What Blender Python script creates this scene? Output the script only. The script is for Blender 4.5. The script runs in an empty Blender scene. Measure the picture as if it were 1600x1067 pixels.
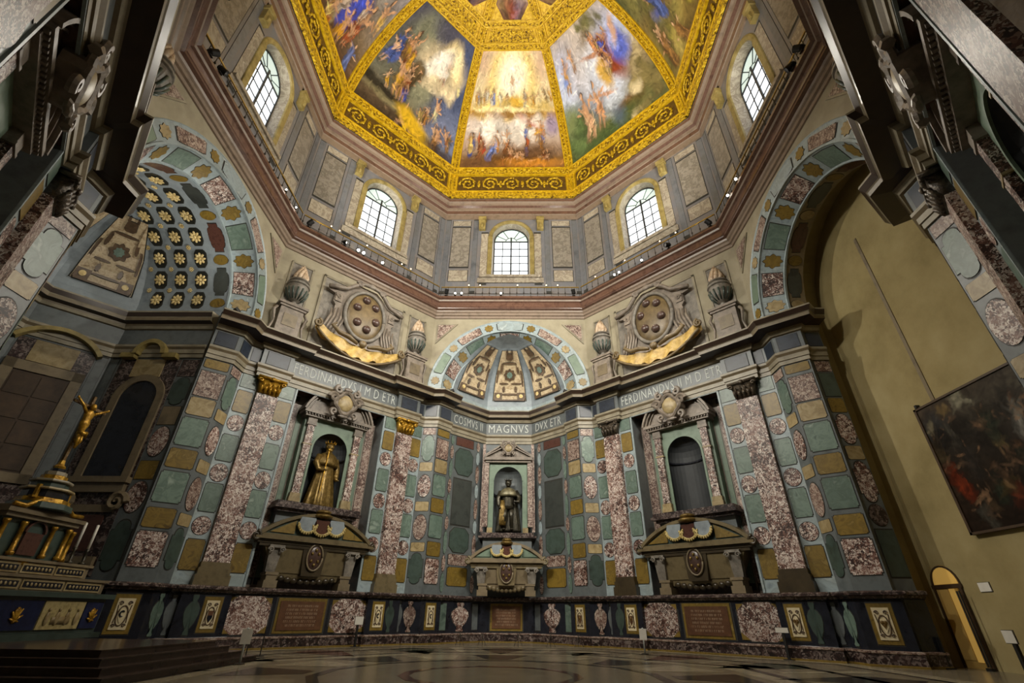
import bpy, math, random
import numpy as np
from mathutils import Matrix, Vector
PI = math.pi
random.seed(7); np.random.seed(7)
scene = bpy.context.scene
COL = scene.collection

# ---------------------------------------------------------------- camera
cam_d = bpy.data.cameras.new('camera'); cam = bpy.data.objects.new('camera', cam_d); COL.objects.link(cam)
CP, CYAW, CROLL, CPOS = 0.534, -0.0191, 0.0128, Vector((0.7747, -16.0233, 1.49))
_F = Vector((math.sin(CYAW)*math.cos(CP), math.cos(CYAW)*math.cos(CP), math.sin(CP)))
_R0 = Vector((math.cos(CYAW), -math.sin(CYAW), 0)); _U0 = _R0.cross(_F)
_R = _R0*math.cos(CROLL) + _U0*math.sin(CROLL); _U = _U0*math.cos(CROLL) - _R0*math.sin(CROLL)
cam.matrix_world = Matrix(((_R.x, _U.x, -_F.x, CPOS.x), (_R.y, _U.y, -_F.y, CPOS.y), (_R.z, _U.z, -_F.z, CPOS.z), (0, 0, 0, 1)))
cam_d.sensor_width = 36; cam_d.lens = 720.5479*36/1600; cam_d.clip_start = 0.05; cam_d.clip_end = 300
scene.camera = cam
# ---------------------------------------------------------------- world, light levels, exposure
w = bpy.data.worlds.new('sky'); scene.world = w; w.use_nodes = True
w.node_tree.nodes['Background'].inputs[0].default_value = (0.75, 0.85, 1, 1)
w.node_tree.nodes['Background'].inputs[1].default_value = 0.01
vs = scene.view_settings
vs.view_transform = 'Standard'; vs.look = 'None'; vs.gamma = 1.0; vs.use_curve_mapping = False
vs.exposure = 0.0
PANE_EMIT = 1.25          # daylight behind the obscured window panes
FLOOD_DOME = 5000.0      # gallery floodlights turned up to the dome
SPOT_WALL = 7600.0       # gallery spotlights turned across to the opposite walls
LAMP_DOT = 14.0

# ---------------------------------------------------------------- materials
def lin(h):
    h = h.lstrip('#'); c = [int(h[i:i+2], 16)/255 for i in (0, 2, 4)]
    return tuple((x/12.92 if x <= .04045 else ((x+.055)/1.055)**2.4) for x in c) + (1,)
MATS = {}
def mat(name, cols, scale=2.0, kind='noise', rough=.35, metal=0.0, bump=0.0, bscale=None, rnd=.12, detail=5, dist=0.0, emit=0, stops=None, spec=.5):
    m = bpy.data.materials.new(name); m.use_nodes = True; nt = m.node_tree; N = nt.nodes; L = nt.links
    b = N['Principled BSDF']; b.inputs['Roughness'].default_value = rough; b.inputs['Metallic'].default_value = metal
    b.inputs['Specular IOR Level'].default_value = spec
    if isinstance(cols, str): cols = [cols]
    geo = N.new('ShaderNodeNewGeometry'); oi = N.new('ShaderNodeObjectInfo')
    off = N.new('ShaderNodeVectorMath'); off.operation = 'MULTIPLY_ADD'
    cmb = N.new('ShaderNodeCombineXYZ'); mul = N.new('ShaderNodeMath'); mul.operation = 'MULTIPLY'; mul.inputs[1].default_value = 40
    L.new(oi.outputs['Random'], mul.inputs[0]); L.new(mul.outputs[0], cmb.inputs[0]); L.new(mul.outputs[0], cmb.inputs[1])
    off.inputs[1].default_value = (1, 1, 1); L.new(geo.outputs['Position'], off.inputs[0]); L.new(cmb.outputs[0], off.inputs[2])
    vec = off.outputs[0] if rnd > 0 else geo.outputs['Position']
    if len(cols) > 1:
        if kind == 'noise':
            t = N.new('ShaderNodeTexNoise'); t.inputs['Scale'].default_value = scale; t.inputs['Detail'].default_value = detail
            t.inputs['Distortion'].default_value = dist; t.inputs['Roughness'].default_value = .62; L.new(vec, t.inputs['Vector']); fac = t.outputs[0]
        elif kind == 'breccia':
            t1 = N.new('ShaderNodeTexNoise'); t1.inputs['Scale'].default_value = scale*.6; t1.inputs['Detail'].default_value = 3; L.new(vec, t1.inputs['Vector'])
            va = N.new('ShaderNodeVectorMath'); va.operation = 'MULTIPLY_ADD'; va.inputs[1].default_value = (.5, .5, .5)
            L.new(t1.outputs[1], va.inputs[0]); L.new(vec, va.inputs[2])
            t = N.new('ShaderNodeTexVoronoi'); t.inputs['Scale'].default_value = scale; L.new(va.outputs[0], t.inputs['Vector'])
            sp = N.new('ShaderNodeSeparateColor'); L.new(t.outputs['Color'], sp.inputs[0])
            big = N.new('ShaderNodeTexNoise'); big.inputs['Scale'].default_value = .9; big.inputs['Detail'].default_value = 2; L.new(vec, big.inputs['Vector'])
            ad = N.new('ShaderNodeMath'); ad.operation = 'MULTIPLY_ADD'; ad.inputs[1].default_value = 1.15; L.new(big.outputs[0], ad.inputs[0])
            m2 = N.new('ShaderNodeMath'); m2.operation = 'MULTIPLY_ADD'; m2.inputs[1].default_value = .75; m2.inputs[2].default_value = -.45; L.new(sp.outputs[0], m2.inputs[0]); L.new(m2.outputs[0], ad.inputs[2]); fac = ad.outputs[0]
        elif kind == 'vein':
            t = N.new('ShaderNodeTexWave'); t.inputs['Scale'].default_value = scale; t.inputs['Distortion'].default_value = 9
            t.inputs['Detail'].default_value = 4; t.inputs['Detail Scale'].default_value = 1.3; L.new(vec, t.inputs['Vector']); fac = t.outputs[1]
        r = N.new('ShaderNodeValToRGB'); L.new(fac, r.inputs[0]); el = r.color_ramp.elements
        if stops is None:
            stops = [.28 + .44*i/(len(cols)-1) for i in range(len(cols))]
        while len(el) < len(cols): el.new(.5)
        for e, c, s in zip(el, cols, stops): e.position = s; e.color = lin(c)
        colout = r.outputs[0]
        if rnd > 0:
            hs = N.new('ShaderNodeHueSaturation'); mr = N.new('ShaderNodeMapRange'); mr.inputs[3].default_value = 1-rnd; mr.inputs[4].default_value = 1+rnd
            L.new(oi.outputs['Random'], mr.inputs[0]); L.new(mr.outputs[0], hs.inputs['Value']); L.new(colout, hs.inputs['Color']); colout = hs.outputs[0]
        L.new(colout, b.inputs['Base Color'])
    else:
        b.inputs['Base Color'].default_value = lin(cols[0])
    if bump > 0:
        bn = N.new('ShaderNodeTexNoise'); bn.inputs['Scale'].default_value = bscale or scale*3; bn.inputs['Detail'].default_value = 4; L.new(geo.outputs['Position'], bn.inputs['Vector'])
        bp = N.new('ShaderNodeBump'); bp.inputs['Strength'].default_value = bump; bp.inputs['Distance'].default_value = .16 if name.startswith('gold') else .05; L.new(bn.outputs[0], bp.inputs['Height']); L.new(bp.outputs[0], b.inputs['Normal'])
    if emit:
        b.inputs['Emission Color'].default_value = lin(cols[0]); b.inputs['Emission Strength'].default_value = emit
    MATS[name] = m; return m
mat('plaster_attic', ['#857c69', '#989079', '#a49b86'], .8, bump=.05, bscale=6, rnd=0, rough=.7)
mat('plaster_ochre', ['#7f7148', '#94855a', '#a2946a'], .5, bump=.05, bscale=5, rnd=0, rough=.85)
mat('drum_wall', ['#5f5c5b', '#7c7775', '#717379', '#8b8681'], .5, rnd=0, rough=.45, detail=6)
mat('drum_grey', ['#50545a', '#6f7277', '#626260'], .9, rough=.4)
mat('drum_panel', ['#7f786c', '#958e83', '#706a60', '#a39d92'], 2.5, rough=.45)
mat('drum_vein', ['#7a7061', '#b3aa98', '#877c6d', '#c9c1b2'], 1.2, dist=2, rough=.4)
mat('ochre_trim', ['#6f6134', '#91804a', '#a89861'], 2, rough=.5)
mat('cornice_red', ['#4a342b', '#6a4f43', '#553d33'], 1.5, rnd=0, rough=.22, dist=1)
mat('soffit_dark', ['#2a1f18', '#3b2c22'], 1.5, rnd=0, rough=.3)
mat('cornice_pink', ['#6b5b4d', '#877666', '#7a695b'], 2, rnd=0, rough=.38)
mat('stone_cream', ['#6c6453', '#88806c', '#9a927f'], 1.6, rnd=0, rough=.42)
mat('stone_brown', ['#5d5241', '#7a6d56', '#6b5e49'], 1.6, rough=.4)
mat('bardiglio', ['#74838a', '#96a4a9', '#859192', '#a9b3b5'], 1.4, rnd=.05, rough=.42, dist=1)
mat('grey_marble', ['#474c4d', '#626869', '#54585a'], 1.2, rnd=.06, rough=.38)
mat('green_marble', ['#43544c', '#6a7d72', '#56685e', '#86958a'], 1.8, rough=.38, dist=.8)
mat('green_pale', ['#566858', '#718472', '#637665'], 1.5, rough=.45)
mat('green_dark', ['#2a342e', '#42504a', '#364139'], 1.4, rough=.3)
mat('jasper', ['#4f3d14', '#80692b', '#6a5621', '#988248'], 2.2, rough=.4, dist=1)
mat('jasper_pale', ['#74623f', '#98865f', '#aa9b78'], 2.6, rough=.42, dist=1)
mat('breccia', ['#2c1915', '#5f3d34', '#86665a', '#d9d0c7', '#7b5a50'], 13, 'breccia', rough=.45, stops=[.2, .4, .53, .7, .95])
mat('breccia_pink', ['#4d362f', '#7b6156', '#b5a699', '#6b5249'], 12, 'breccia', rough=.45, stops=[.22, .44, .66, .92])
mat('breccia_dark', ['#1b1312', '#3a2826', '#80736d', '#231716'], 10, 'breccia', rough=.35, stops=[.2, .5, .74, .92])
mat('porphyry', ['#3a2421', '#56382f', '#4a302b'], 6, rough=.22)
mat('black_marble', ['#14151a', '#262830', '#1b1c22'], 1.5, rough=.15)
mat('blue_black', ['#161b25', '#28303d', '#1e242d'], 1.8, rough=.38)
mat('slate', ['#2d302e', '#3f4340', '#363936'], .8, rough=.25)
mat('fringe_gold', ['#7f6a34', '#b8a466', '#d0bf88'], 6, rough=.45)
mat('bronze_pale', ['#454130', '#69634b', '#857e62'], 5, rough=.4, metal=.35, bump=.2, bscale=12)
mat('joint', ['#2b2a26'], rough=.6)
mat('gold', ['#4a3302', '#a98406', '#cba50e', '#efcf3c'], 5.5, rough=.38, metal=.2, bump=1.0, bscale=5.5, rnd=0, detail=3, stops=[.34, .45, .55, .68])  # highlights and dark crevices of the relief are put into the colour
mat('gold_plain', ['#a07c06', '#cda614', '#e2c034'], 3.5, rough=.36, metal=.2, bump=.3, bscale=6, rnd=0)
mat('gold_dark', ['#4a3410', '#6f5320'], 4, rough=.45, metal=.2, bump=.4, rnd=0)
mat('gilt', ['#5a3f0e', '#a47a1e', '#cfa640'], 7, rough=.34, metal=.5, bump=.25, bscale=16)
mat('bronze_gold', ['#45351a', '#76602f', '#9c8350'], 6, rough=.38, metal=.5, bump=.25, bscale=12)
mat('bronze_dark', ['#1f1d18', '#3b372c', '#55503f'], 5, rough=.32, metal=.5, bump=.2, bscale=14)
mat('capital_bronze', ['#2c2620', '#4b4237', '#6a5d4c'], 8, rough=.4, metal=.35, bump=.4, bscale=18)
mat('stone_grey', ['#54504a', '#756f66', '#8a847a'], 3, rough=.5, bump=.2, bscale=10)
mat('stone_mauve', ['#5f564d', '#7e7367', '#928679'], 3, rough=.45, bump=.2, bscale=9)
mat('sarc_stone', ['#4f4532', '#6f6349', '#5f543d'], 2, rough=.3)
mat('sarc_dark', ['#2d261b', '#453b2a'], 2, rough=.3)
mat('drape_yellow', ['#8f6f2c', '#bd9c52', '#d6bb79'], 3, rough=.45, bump=.2, bscale=8)
mat('shield_brown', ['#4f4029', '#6b5a3d', '#7f6c4b'], 3, rough=.4)
mat('ball_brown', ['#3a2a22', '#55403a'], 3, rough=.3)
mat('flame', ['#7d6650', '#b09679', '#cdbaa2', '#8f6446'], 5, rough=.45)
mat('gore_cream', ['#7c664c', '#a89374', '#c4b393', '#8f785d'], 4.5, rough=.45, detail=8, dist=1.5)
mat('gore_ornament', ['#3e3023', '#6a5540'], 5, rough=.4)
mat('vault_blue', ['#687178', '#8a949a', '#798187'], 1.0, rnd=.04, rough=.45)
mat('rosette', ['#9a8250', '#d0b87c', '#e6d4a2'], 5, rough=.45)
mat('coffer_dark', ['#191a17', '#2a2b25'], 3, rough=.3)
mat('floor_base', ['#5b5445', '#776e5b', '#857c68'], 1.2, rnd=0, rough=.24)
mat('floor_dark', ['#221f1a', '#35312a'], 1.5, rough=.2)
mat('floor_pale', ['#857d69', '#a0977f'], 1.6, rough=.22)
mat('floor_red', ['#4a3026', '#5f4034'], 1.6, rough=.16)
mat('floor_green', ['#2f3a2f', '#45513f'], 1.6, rough=.16)
mat('step_brown', ['#2c2320', '#43362f', '#382c27'], 1.5, rnd=.04, rough=.22)
mat('letter', ['#bfc3be'], rough=.55)
mat('letter_brown', ['#a08a72'], rough=.5)
mat('text_plate', ['#4e3324', '#6b4a33'], 4, rough=.35)
mat('cream_plate', ['#cfc09a', '#ddd0ae'], 5, rough=.4)
mat('iron', ['#2a2723', '#4a4339'], 5, rough=.5, metal=.3)
mat('iron_dark', ['#121110'], rough=.5)
mat('brass_rail', ['#8a7132', '#b8994a'], 5, rough=.35, metal=.5)
mat('lead', ['#2c3032'], rough=.5)
mat('pane', ['#e4ebf2'], emit=PANE_EMIT)
mat('pane_green', ['#bccbc4'], emit=PANE_EMIT*.75)
mat('bulb_white', ['#fff6e6'], emit=LAMP_DOT)
mat('bulb_warm', ['#ffd9a0'], emit=LAMP_DOT*.6)
mat('white_paper', ['#cfcbc0', '#dedbd2'], 4, rough=.6)
mat('white_metal', ['#aab0ad', '#c3c7c4'], 4, rough=.4)
mat('wood_dark', ['#33261a', '#4a3826'], 3, rough=.5)
mat('wood_amber', ['#8d6a2b', '#b48b41'], 2, rough=.5)
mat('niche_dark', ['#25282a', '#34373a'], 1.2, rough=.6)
mat('cloth_grey', ['#3a3a3d', '#55555a'], 1.6, rough=.8)
mat('frontal_blue', ['#151b33', '#222b4d'], 4, rough=.2)
mat('frontal_stone', ['#8a7a4c', '#b2a272', '#6f6540'], 4, rough=.3)
mat('corridor', ['#b9964f', '#c9a75f'], 1, rough=.8)
mat('barrier_black', ['#1a1a1a'], rough=.5)
mat('glass_teal', ['#3f6e66'], rough=.15)

# ---------------------------------------------------------------- mesh builder
class MB:
    def __init__(s): s.v = []; s.f = []; s.mi = []; s.cur = 0; s.T = None
    def add(s, vs, fs):
        o = len(s.v)
        if s.T is not None: vs = [tuple(s.T @ Vector(p)) for p in vs]
        s.v += [tuple(p) for p in vs]; s.f += [tuple(i+o for i in f) for f in fs]; s.mi += [s.cur]*len(fs); return s
    def box(s, x0, x1, y0, y1, z0, z1):
        return s.add([(x0,y0,z0),(x1,y0,z0),(x1,y1,z0),(x0,y1,z0),(x0,y0,z1),(x1,y0,z1),(x1,y1,z1),(x0,y1,z1)],
            [(0,3,2,1),(4,5,6,7),(0,1,5,4),(1,2,6,5),(2,3,7,6),(3,0,4,7)])
    def taper(s, x, y0, y1, z0, z1, xt, y0t=None):
        y0t = y0 if y0t is None else y0t
        return s.add([(-x,y0,z0),(x,y0,z0),(x,y1,z0),(-x,y1,z0),(-xt,y0t,z1),(xt,y0t,z1),(xt,y1,z1),(-xt,y1,z1)],
            [(0,3,2,1),(4,5,6,7),(0,1,5,4),(1,2,6,5),(2,3,7,6),(3,0,4,7)])
    def quad(s, a, b, c, d): return s.add([a, b, c, d], [(0,1,2,3)])
    def prism(s, pts, y0, y1):      # pts in (x,z), counter-clockwise seen from -y
        n = len(pts); v = [(x, y0, z) for x, z in pts] + [(x, y1, z) for x, z in pts]
        return s.add(v, [tuple(range(n)), tuple(range(2*n-1, n-1, -1))] + [(i, i+n, (i+1) % n+n, (i+1) % n) for i in range(n)])
    def vprism(s, pts, z0, z1):     # pts in (x,y)
        n = len(pts); v = [(x, y, z0) for x, y in pts] + [(x, y, z1) for x, y in pts]
        return s.add(v, [tuple(range(n-1, -1, -1)), tuple(range(n, 2*n))] + [(i, (i+1) % n, (i+1) % n+n, i+n) for i in range(n)])
    def rings(s, rs, cap=True, closed=True):
        n = len(rs[0]); v = [p for r in rs for p in r]; f = []
        m = n if closed else n-1
        for k in range(len(rs)-1):
            for i in range(m): j = (i+1) % n; f.append((k*n+i, k*n+j, (k+1)*n+j, (k+1)*n+i))
        if cap and closed: f += [tuple(range(n-1, -1, -1)), tuple(range((len(rs)-1)*n, len(rs)*n))]
        return s.add(v, f)
    def lathe(s, prof, cx=0, cy=0, n=16, sx=1, sy=1, a0=0, a1=2*PI):
        full = abs(a1-a0-2*PI) < 1e-6; m = n if full else n+1
        return s.rings([[(cx+sx*r*math.cos(a0+(a1-a0)*i/n), cy+sy*r*math.sin(a0+(a1-a0)*i/n), z) for i in range(m)] for r, z in prof], cap=full, closed=full)
    def tube(s, pts, r, n=6, cap=True):
        P = [Vector(p) for p in pts]; rs = []; rr = r if isinstance(r, (list, tuple)) else [r]*len(P)
        up = Vector((0, 0, 1)); t0 = (P[1]-P[0]).normalized()
        if abs(t0.dot(up)) > .9: up = Vector((0, 1, 0))
        nrm = (up - t0*up.dot(t0)).normalized()
        for k, p in enumerate(P):
            t = (P[min(k+1, len(P)-1)] - P[max(k-1, 0)]).normalized()
            nrm = (nrm - t*nrm.dot(t)); nrm = nrm.normalized() if nrm.length > 1e-6 else t.orthogonal().normalized()
            b = t.cross(nrm); rs.append([tuple(p + rr[k]*(math.cos(2*PI*i/n)*nrm + math.sin(2*PI*i/n)*b)) for i in range(n)])
        return s.rings(rs, cap)
    def ell(s, c, r, nu=10, nv=6):
        rs = []
        for k in range(nv+1):
            t = -PI/2 + PI*k/nv; q = max(math.cos(t), .02)
            rs.append([(c[0]+r[0]*q*math.cos(2*PI*i/nu), c[1]+r[1]*q*math.sin(2*PI*i/nu), c[2]+r[2]*math.sin(t)) for i in range(nu)])
        return s.rings(rs)
    def archsweep(s, prof, R, zc, xc=0, a0=0, a1=PI, n=24):   # prof (dr, y) swept along an arc in the xz plane
        rs = []
        for i in range(n+1):
            a = a0+(a1-a0)*i/n
            rs.append([(xc+(R+dr)*math.cos(a), y, zc+(R+dr)*math.sin(a)) for dr, y in prof])
        return s.rings(rs)
    def archwall(s, x0, x1, z0, z1, y, hx, hz0, spring, n=20, xc=0.0):   # plane facing -y with a round-headed hole
        if hz0 > z0+1e-6: s.quad((xc-hx, y, z0), (xc+hx, y, z0), (xc+hx, y, hz0), (xc-hx, y, hz0))
        s.quad((x0, y, z0), (xc-hx, y, z0), (xc-hx, y, z1), (x0, y, z1)); s.quad((xc+hx, y, z0), (x1, y, z0), (x1, y, z1), (xc+hx, y, z1))
        for i in range(n):
            a, b = PI - PI*i/n, PI - PI*(i+1)/n
            xa, xb = xc+hx*math.cos(a), xc+hx*math.cos(b)
            s.quad((xa, y, spring+hx*math.sin(a)), (xb, y, spring+hx*math.sin(b)), (xb, y, z1), (xa, y, z1))
        return s
    def sweep(s, path, prof, closed=False, slots=None, caps=False):   # prof (out, z); room lies to the right of the path
        P = [Vector((p[0], p[1])) for p in path]; n = len(P); nor = []
        for i in range(n):
            d = []
            if i > 0 or closed: d.append((P[i]-P[i-1]).normalized())
            if i < n-1 or closed: d.append((P[(i+1) % n]-P[i]).normalized())
            ns = [Vector((q.y, -q.x)) for q in d]
            if len(ns) == 2:
                m = ns[0]+ns[1]; m = m/max(.25, m.dot(ns[0])) if m.length > 1e-6 else ns[0]
            else: m = ns[0]
            nor.append(m)
        k = len(prof); v = []
        for i in range(n):
            for o, z in prof: q = P[i]+nor[i]*o; v.append((q.x, q.y, z))
        base = s.cur; m = n if closed else n-1
        o = len(s.v); s.v += v if s.T is None else [tuple(s.T @ Vector(p)) for p in v]
        for i in range(m):
            j = (i+1) % n
            for a in range(k-1):
                s.f.append((o+i*k+a, o+j*k+a, o+j*k+a+1, o+i*k+a+1)); s.mi.append(slots[a] if slots else base)
        if caps and not closed:
            s.f += [tuple(o+a for a in range(k)), tuple(o+(n-1)*k+a for a in range(k-1, -1, -1))]; s.mi += [base, base]
        return s
    def mesh(s, name, mats, smooth=False):
        me = bpy.data.meshes.new(name); me.from_pydata(s.v, [], s.f)
        for m in (mats if isinstance(mats, (list, tuple)) else [mats]): me.materials.append(MATS[m])
        if len(me.materials) > 1: me.polygons.foreach_set('material_index', s.mi)
        if smooth: me.polygons.foreach_set('use_smooth', [True]*len(me.polygons))
        me.update(); return me
    def obj(s, name, mats, parent=None, phi=0.0, smooth=False, loc=None, rot=None):
        return link(name, s.mesh(name, mats, smooth), parent, phi, loc, rot)
def link(name, data, parent=None, phi=0.0, loc=None, rot=None):
    o = bpy.data.objects.new(name, data); COL.objects.link(o)
    if parent is not None: o.parent = parent
    if phi: o.rotation_euler = (0, 0, phi)
    if loc is not None: o.location = loc
    if rot is not None: o.rotation_euler = rot
    return o
def empty(name, loc=(0, 0, 0), phi=0.0, parent=None): return link(name, None, parent, phi, loc)
def tag(o, label, cat, group=None):
    o['label'] = label; o['category'] = cat
    if group: o['group'] = group
    return o
def struct(o, label=None):
    o['kind'] = 'structure'
    if label: o['label'] = label
    return o
def rz(p, phi): return (p[0]*math.cos(phi)-p[1]*math.sin(phi), p[0]*math.sin(phi)+p[1]*math.cos(phi), p[2])

# ---------------------------------------------------------------- inlaid stone pieces (one object each, meshes shared)
def outline(shape, n=20):
    if shape == 'rect': return [(-.5,-.5),(0,-.5),(.5,-.5),(.5,0),(.5,.5),(0,.5),(-.5,.5),(-.5,0)]
    if shape == 'oct': c = .22; return [(-.5+c,-.5),(.5-c,-.5),(.5,-.5+c),(.5,.5-c),(.5-c,.5),(-.5+c,.5),(-.5,.5-c),(-.5,-.5+c)]
    if shape == 'cut': c = .055; return [(-.5+c,-.5),(.5-c,-.5),(.5-c,-.5+c),(.5,-.5+c),(.5,.5-c),(.5-c,.5-c),(.5-c,.5),(-.5+c,.5),(-.5+c,.5-c),(-.5,.5-c),(-.5,-.5+c),(-.5+c,-.5+c)]
    if shape == 'oval': return [(.5*math.cos(2*PI*i/n), .5*math.sin(2*PI*i/n)) for i in range(n)]
    if shape == 'pill':
        p = []
        for i in range(9): a = PI*i/8; p.append((.36*math.cos(a), .34+.16*math.sin(a)))
        l = [(.5, -.3), (.5, .3), (.36, .3)] + p + [(-.36, .3), (-.5, .3), (-.5, -.3), (-.36, -.3)]
        return l + [(-a, -b) for a, b in p] + [(.36, -.3)]
    if shape == 'lobe':
        return [((.44+.06*math.cos(8*2*PI*i/32))*math.cos(2*PI*i/32), (.44+.06*math.cos(8*2*PI*i/32))*math.sin(2*PI*i/32)) for i in range(32)]
    if shape == 'vase':
        r = [(.16,-.5),(.2,-.46),(.1,-.4),(.12,-.36),(.34,-.2),(.47,.02),(.45,.16),(.3,.27),(.14,.33),(.13,.4),(.2,.44),(.17,.5)]
        return r + [(-x, z) for x, z in r[::-1]]
    if shape == 'tri': return [(-.5,.5),(-.45,.1),(.45,.45),(.5,.5)]
def piece_mesh(name, shape, f, h=.025, j=1.07):
    o = outline(shape); n = len(o); v = [f(0, 0, h)]
    v += [f(u*.55, w*.55, h) for u, w in o] + [f(u, w, h) for u, w in o] + [f(u*1.015, w*1.015, 0) for u, w in o]
    fs = [(0, 1+i, 1+(i+1) % n) for i in range(n)] + [(1+i, 1+n+i, 1+n+(i+1) % n, 1+(i+1) % n) for i in range(n)]
    k = len(fs); fs += [(1+n+i, 1+2*n+i, 1+2*n+(i+1) % n, 1+n+(i+1) % n) for i in range(n)]
    v += [f(u*1.01, w*1.01, .004) for u, w in o] + [f(u*j, w*j, .004) for u, w in o]; b = 1+3*n
    fs += [(b+i, b+n+i, b+n+(i+1) % n, b+(i+1) % n) for i in range(n)]
    me = bpy.data.meshes.new(name); me.from_pydata(v, [], fs); me.materials.append(MATS['joint']); me.materials.append(MATS['joint'])
    me.polygons.foreach_set('material_index', [0]*k + [1]*(len(fs)-k)); me.update(); return me
UNIT = {}
def stone(parent, name, me, m, phi=0, loc=None, rot=None, scale=None):
    o = link(name, me, parent, phi, loc, rot)
    if scale: o.scale = scale
    o.material_slots[0].link = 'OBJECT'; o.material_slots[0].material = MATS[m]
    return o
def panel(parent, shape, p, q, u0, u1, z0, z1, m, name='marble_panel', out=.0):
    """inlaid piece on the vertical facet p->q (face plan), from u0 to u1 metres along it"""
    if shape not in UNIT: UNIT[shape] = piece_mesh('inlay_'+shape, shape, lambda u, w, h: (u, -h, w))
    t = (Vector(q)-Vector(p)).normalized(); c = Vector(p)+t*((u0+u1)/2)+Vector((t.y, -t.x))*out
    return stone(parent, name, UNIT[shape], m, loc=(c.x, c.y, (z0+z1)/2), rot=(0, 0, math.atan2(t.y, t.x)), scale=(u1-u0, 1, z1-z0))
ARCM = {}
def ring_piece(parent, shape, R, zc, y, a0, a1, r0, r1, m, name='marble_panel', grow=0):
    k = ('ring', shape, R, a0, a1, r0, r1, y, zc)
    if k not in ARCM:
        ac, aw, rc, rw = (a0+a1)/2, a1-a0, (r0+r1)/2, r1-r0
        ARCM[k] = piece_mesh('arch_inlay', shape, lambda u, w, h: ((rc+w*rw)*math.cos(ac-u*aw), y-h, zc+(rc+w*rw)*math.sin(ac-u*aw)))
    return stone(parent, name, ARCM[k], m)
def soffit_piece(parent, shape, R, zc, a0, a1, y0, y1, m, name='marble_panel', h0=.025):
    k = ('sof', shape, R, zc, a0, a1, y0, y1)
    if k not in ARCM:
        ac, aw, yc, yw = (a0+a1)/2, a1-a0, (y0+y1)/2, y1-y0
        ARCM[k] = piece_mesh('soffit_inlay', shape, lambda u, w, h: ((R-h)*math.cos(ac-u*aw), yc+w*yw, zc+(R-h)*math.sin(ac-u*aw)), h=h0)
    return stone(parent, name, ARCM[k], m)
def text_mesh(body, size, depth=.02, spacing=1.0):
    c = bpy.data.curves.new('lettering', 'FONT'); c.body = body; c.size = size; c.extrude = depth/2; c.align_x = 'CENTER'; c.align_y = 'CENTER'; c.resolution_u = 2; c.offset = -.008; c.space_character = spacing
    o = bpy.data.objects.new('tmp', c); COL.objects.link(o)
    dg = bpy.context.evaluated_depsgraph_get(); me = bpy.data.meshes.new_from_object(o.evaluated_get(dg)); bpy.data.objects.remove(o); bpy.data.curves.remove(c)
    return me

# ================================================================= PLAN OF THE OCTAGON
TAN = math.tan(PI/8)
HS = 14*TAN
FACE = {'C': (0, 'back'), 'L1': (45, 'back_left'), 'R1': (-45, 'back_right'), 'L2': (90, 'left'), 'R2': (-90, 'right'), 'L3': (135, 'front_left'), 'R3': (-135, 'front_right')}
PH = {k: math.radians(v[0]) for k, v in FACE.items()}
WHERE = {'C': 'back wall', 'L1': 'left tomb wall', 'R1': 'right tomb wall', 'L2': 'altar wall', 'R2': 'plastered wall', 'L3': 'nearest left wall', 'R3': 'nearest right wall'}
FLAT = [(-HS, 14), (-5.12, 14), (-5.12, 13.76), (-3.55, 13.76), (-3.55, 14), (3.55, 14), (3.55, 13.76), (5.12, 13.76), (5.12, 14), (HS, 14)]
PIER = [(-HS, 14), (-4.83, 14), (-4.05, 14.98)]
C_REC = [(-4.2, 15.15), (-1.75, 17.6), (1.75, 17.6), (4.2, 15.15)]
L_REC = [(-4.2, 15.15), (-4.2, 19.85), (-1.75, 22.3), (1.75, 22.3), (4.2, 19.85), (4.2, 15.15)]
PIER_R = [(-x, y) for x, y in PIER[::-1]]
PLAN = {'C': PIER+C_REC+PIER_R, 'L2': PIER+L_REC+PIER_R, 'L1': FLAT, 'R1': FLAT, 'L3': FLAT, 'R3': FLAT}
def chain(items):
    out = []
    for ph, pts in items:
        for p in pts:
            q = rz((p[0], p[1], 0), ph)[:2]
            if not out or (Vector(q)-Vector(out[-1])).length > 1e-3: out.append(q)
    return out
R_THIRD = [(-4.2, 15.15), (-4.2, 16.0)]; R_THIRD_R = [(-x, y) for x, y in R_THIRD[::-1]]
PLAN['R2'] = PIER+R_THIRD
CH1 = chain([(PH[k], PLAN[k]) for k in ('L3', 'L2', 'L1', 'C', 'R1', 'R2')])
CH2 = chain([(PH['R2'], R_THIRD_R+PIER_R), (PH['R3'], FLAT)])
RUNS = [chain([(PH['L3'], FLAT), (PH['L2'], PIER)]), chain([(PH['L2'], PIER_R), (PH['L1'], FLAT), (PH['C'], PIER)]), chain([(PH['C'], PIER_R), (PH['R1'], FLAT), (PH['R2'], PIER+R_THIRD)]), chain([(PH['R2'], R_THIRD_R+PIER_R), (PH['R3'], FLAT)])]

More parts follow.
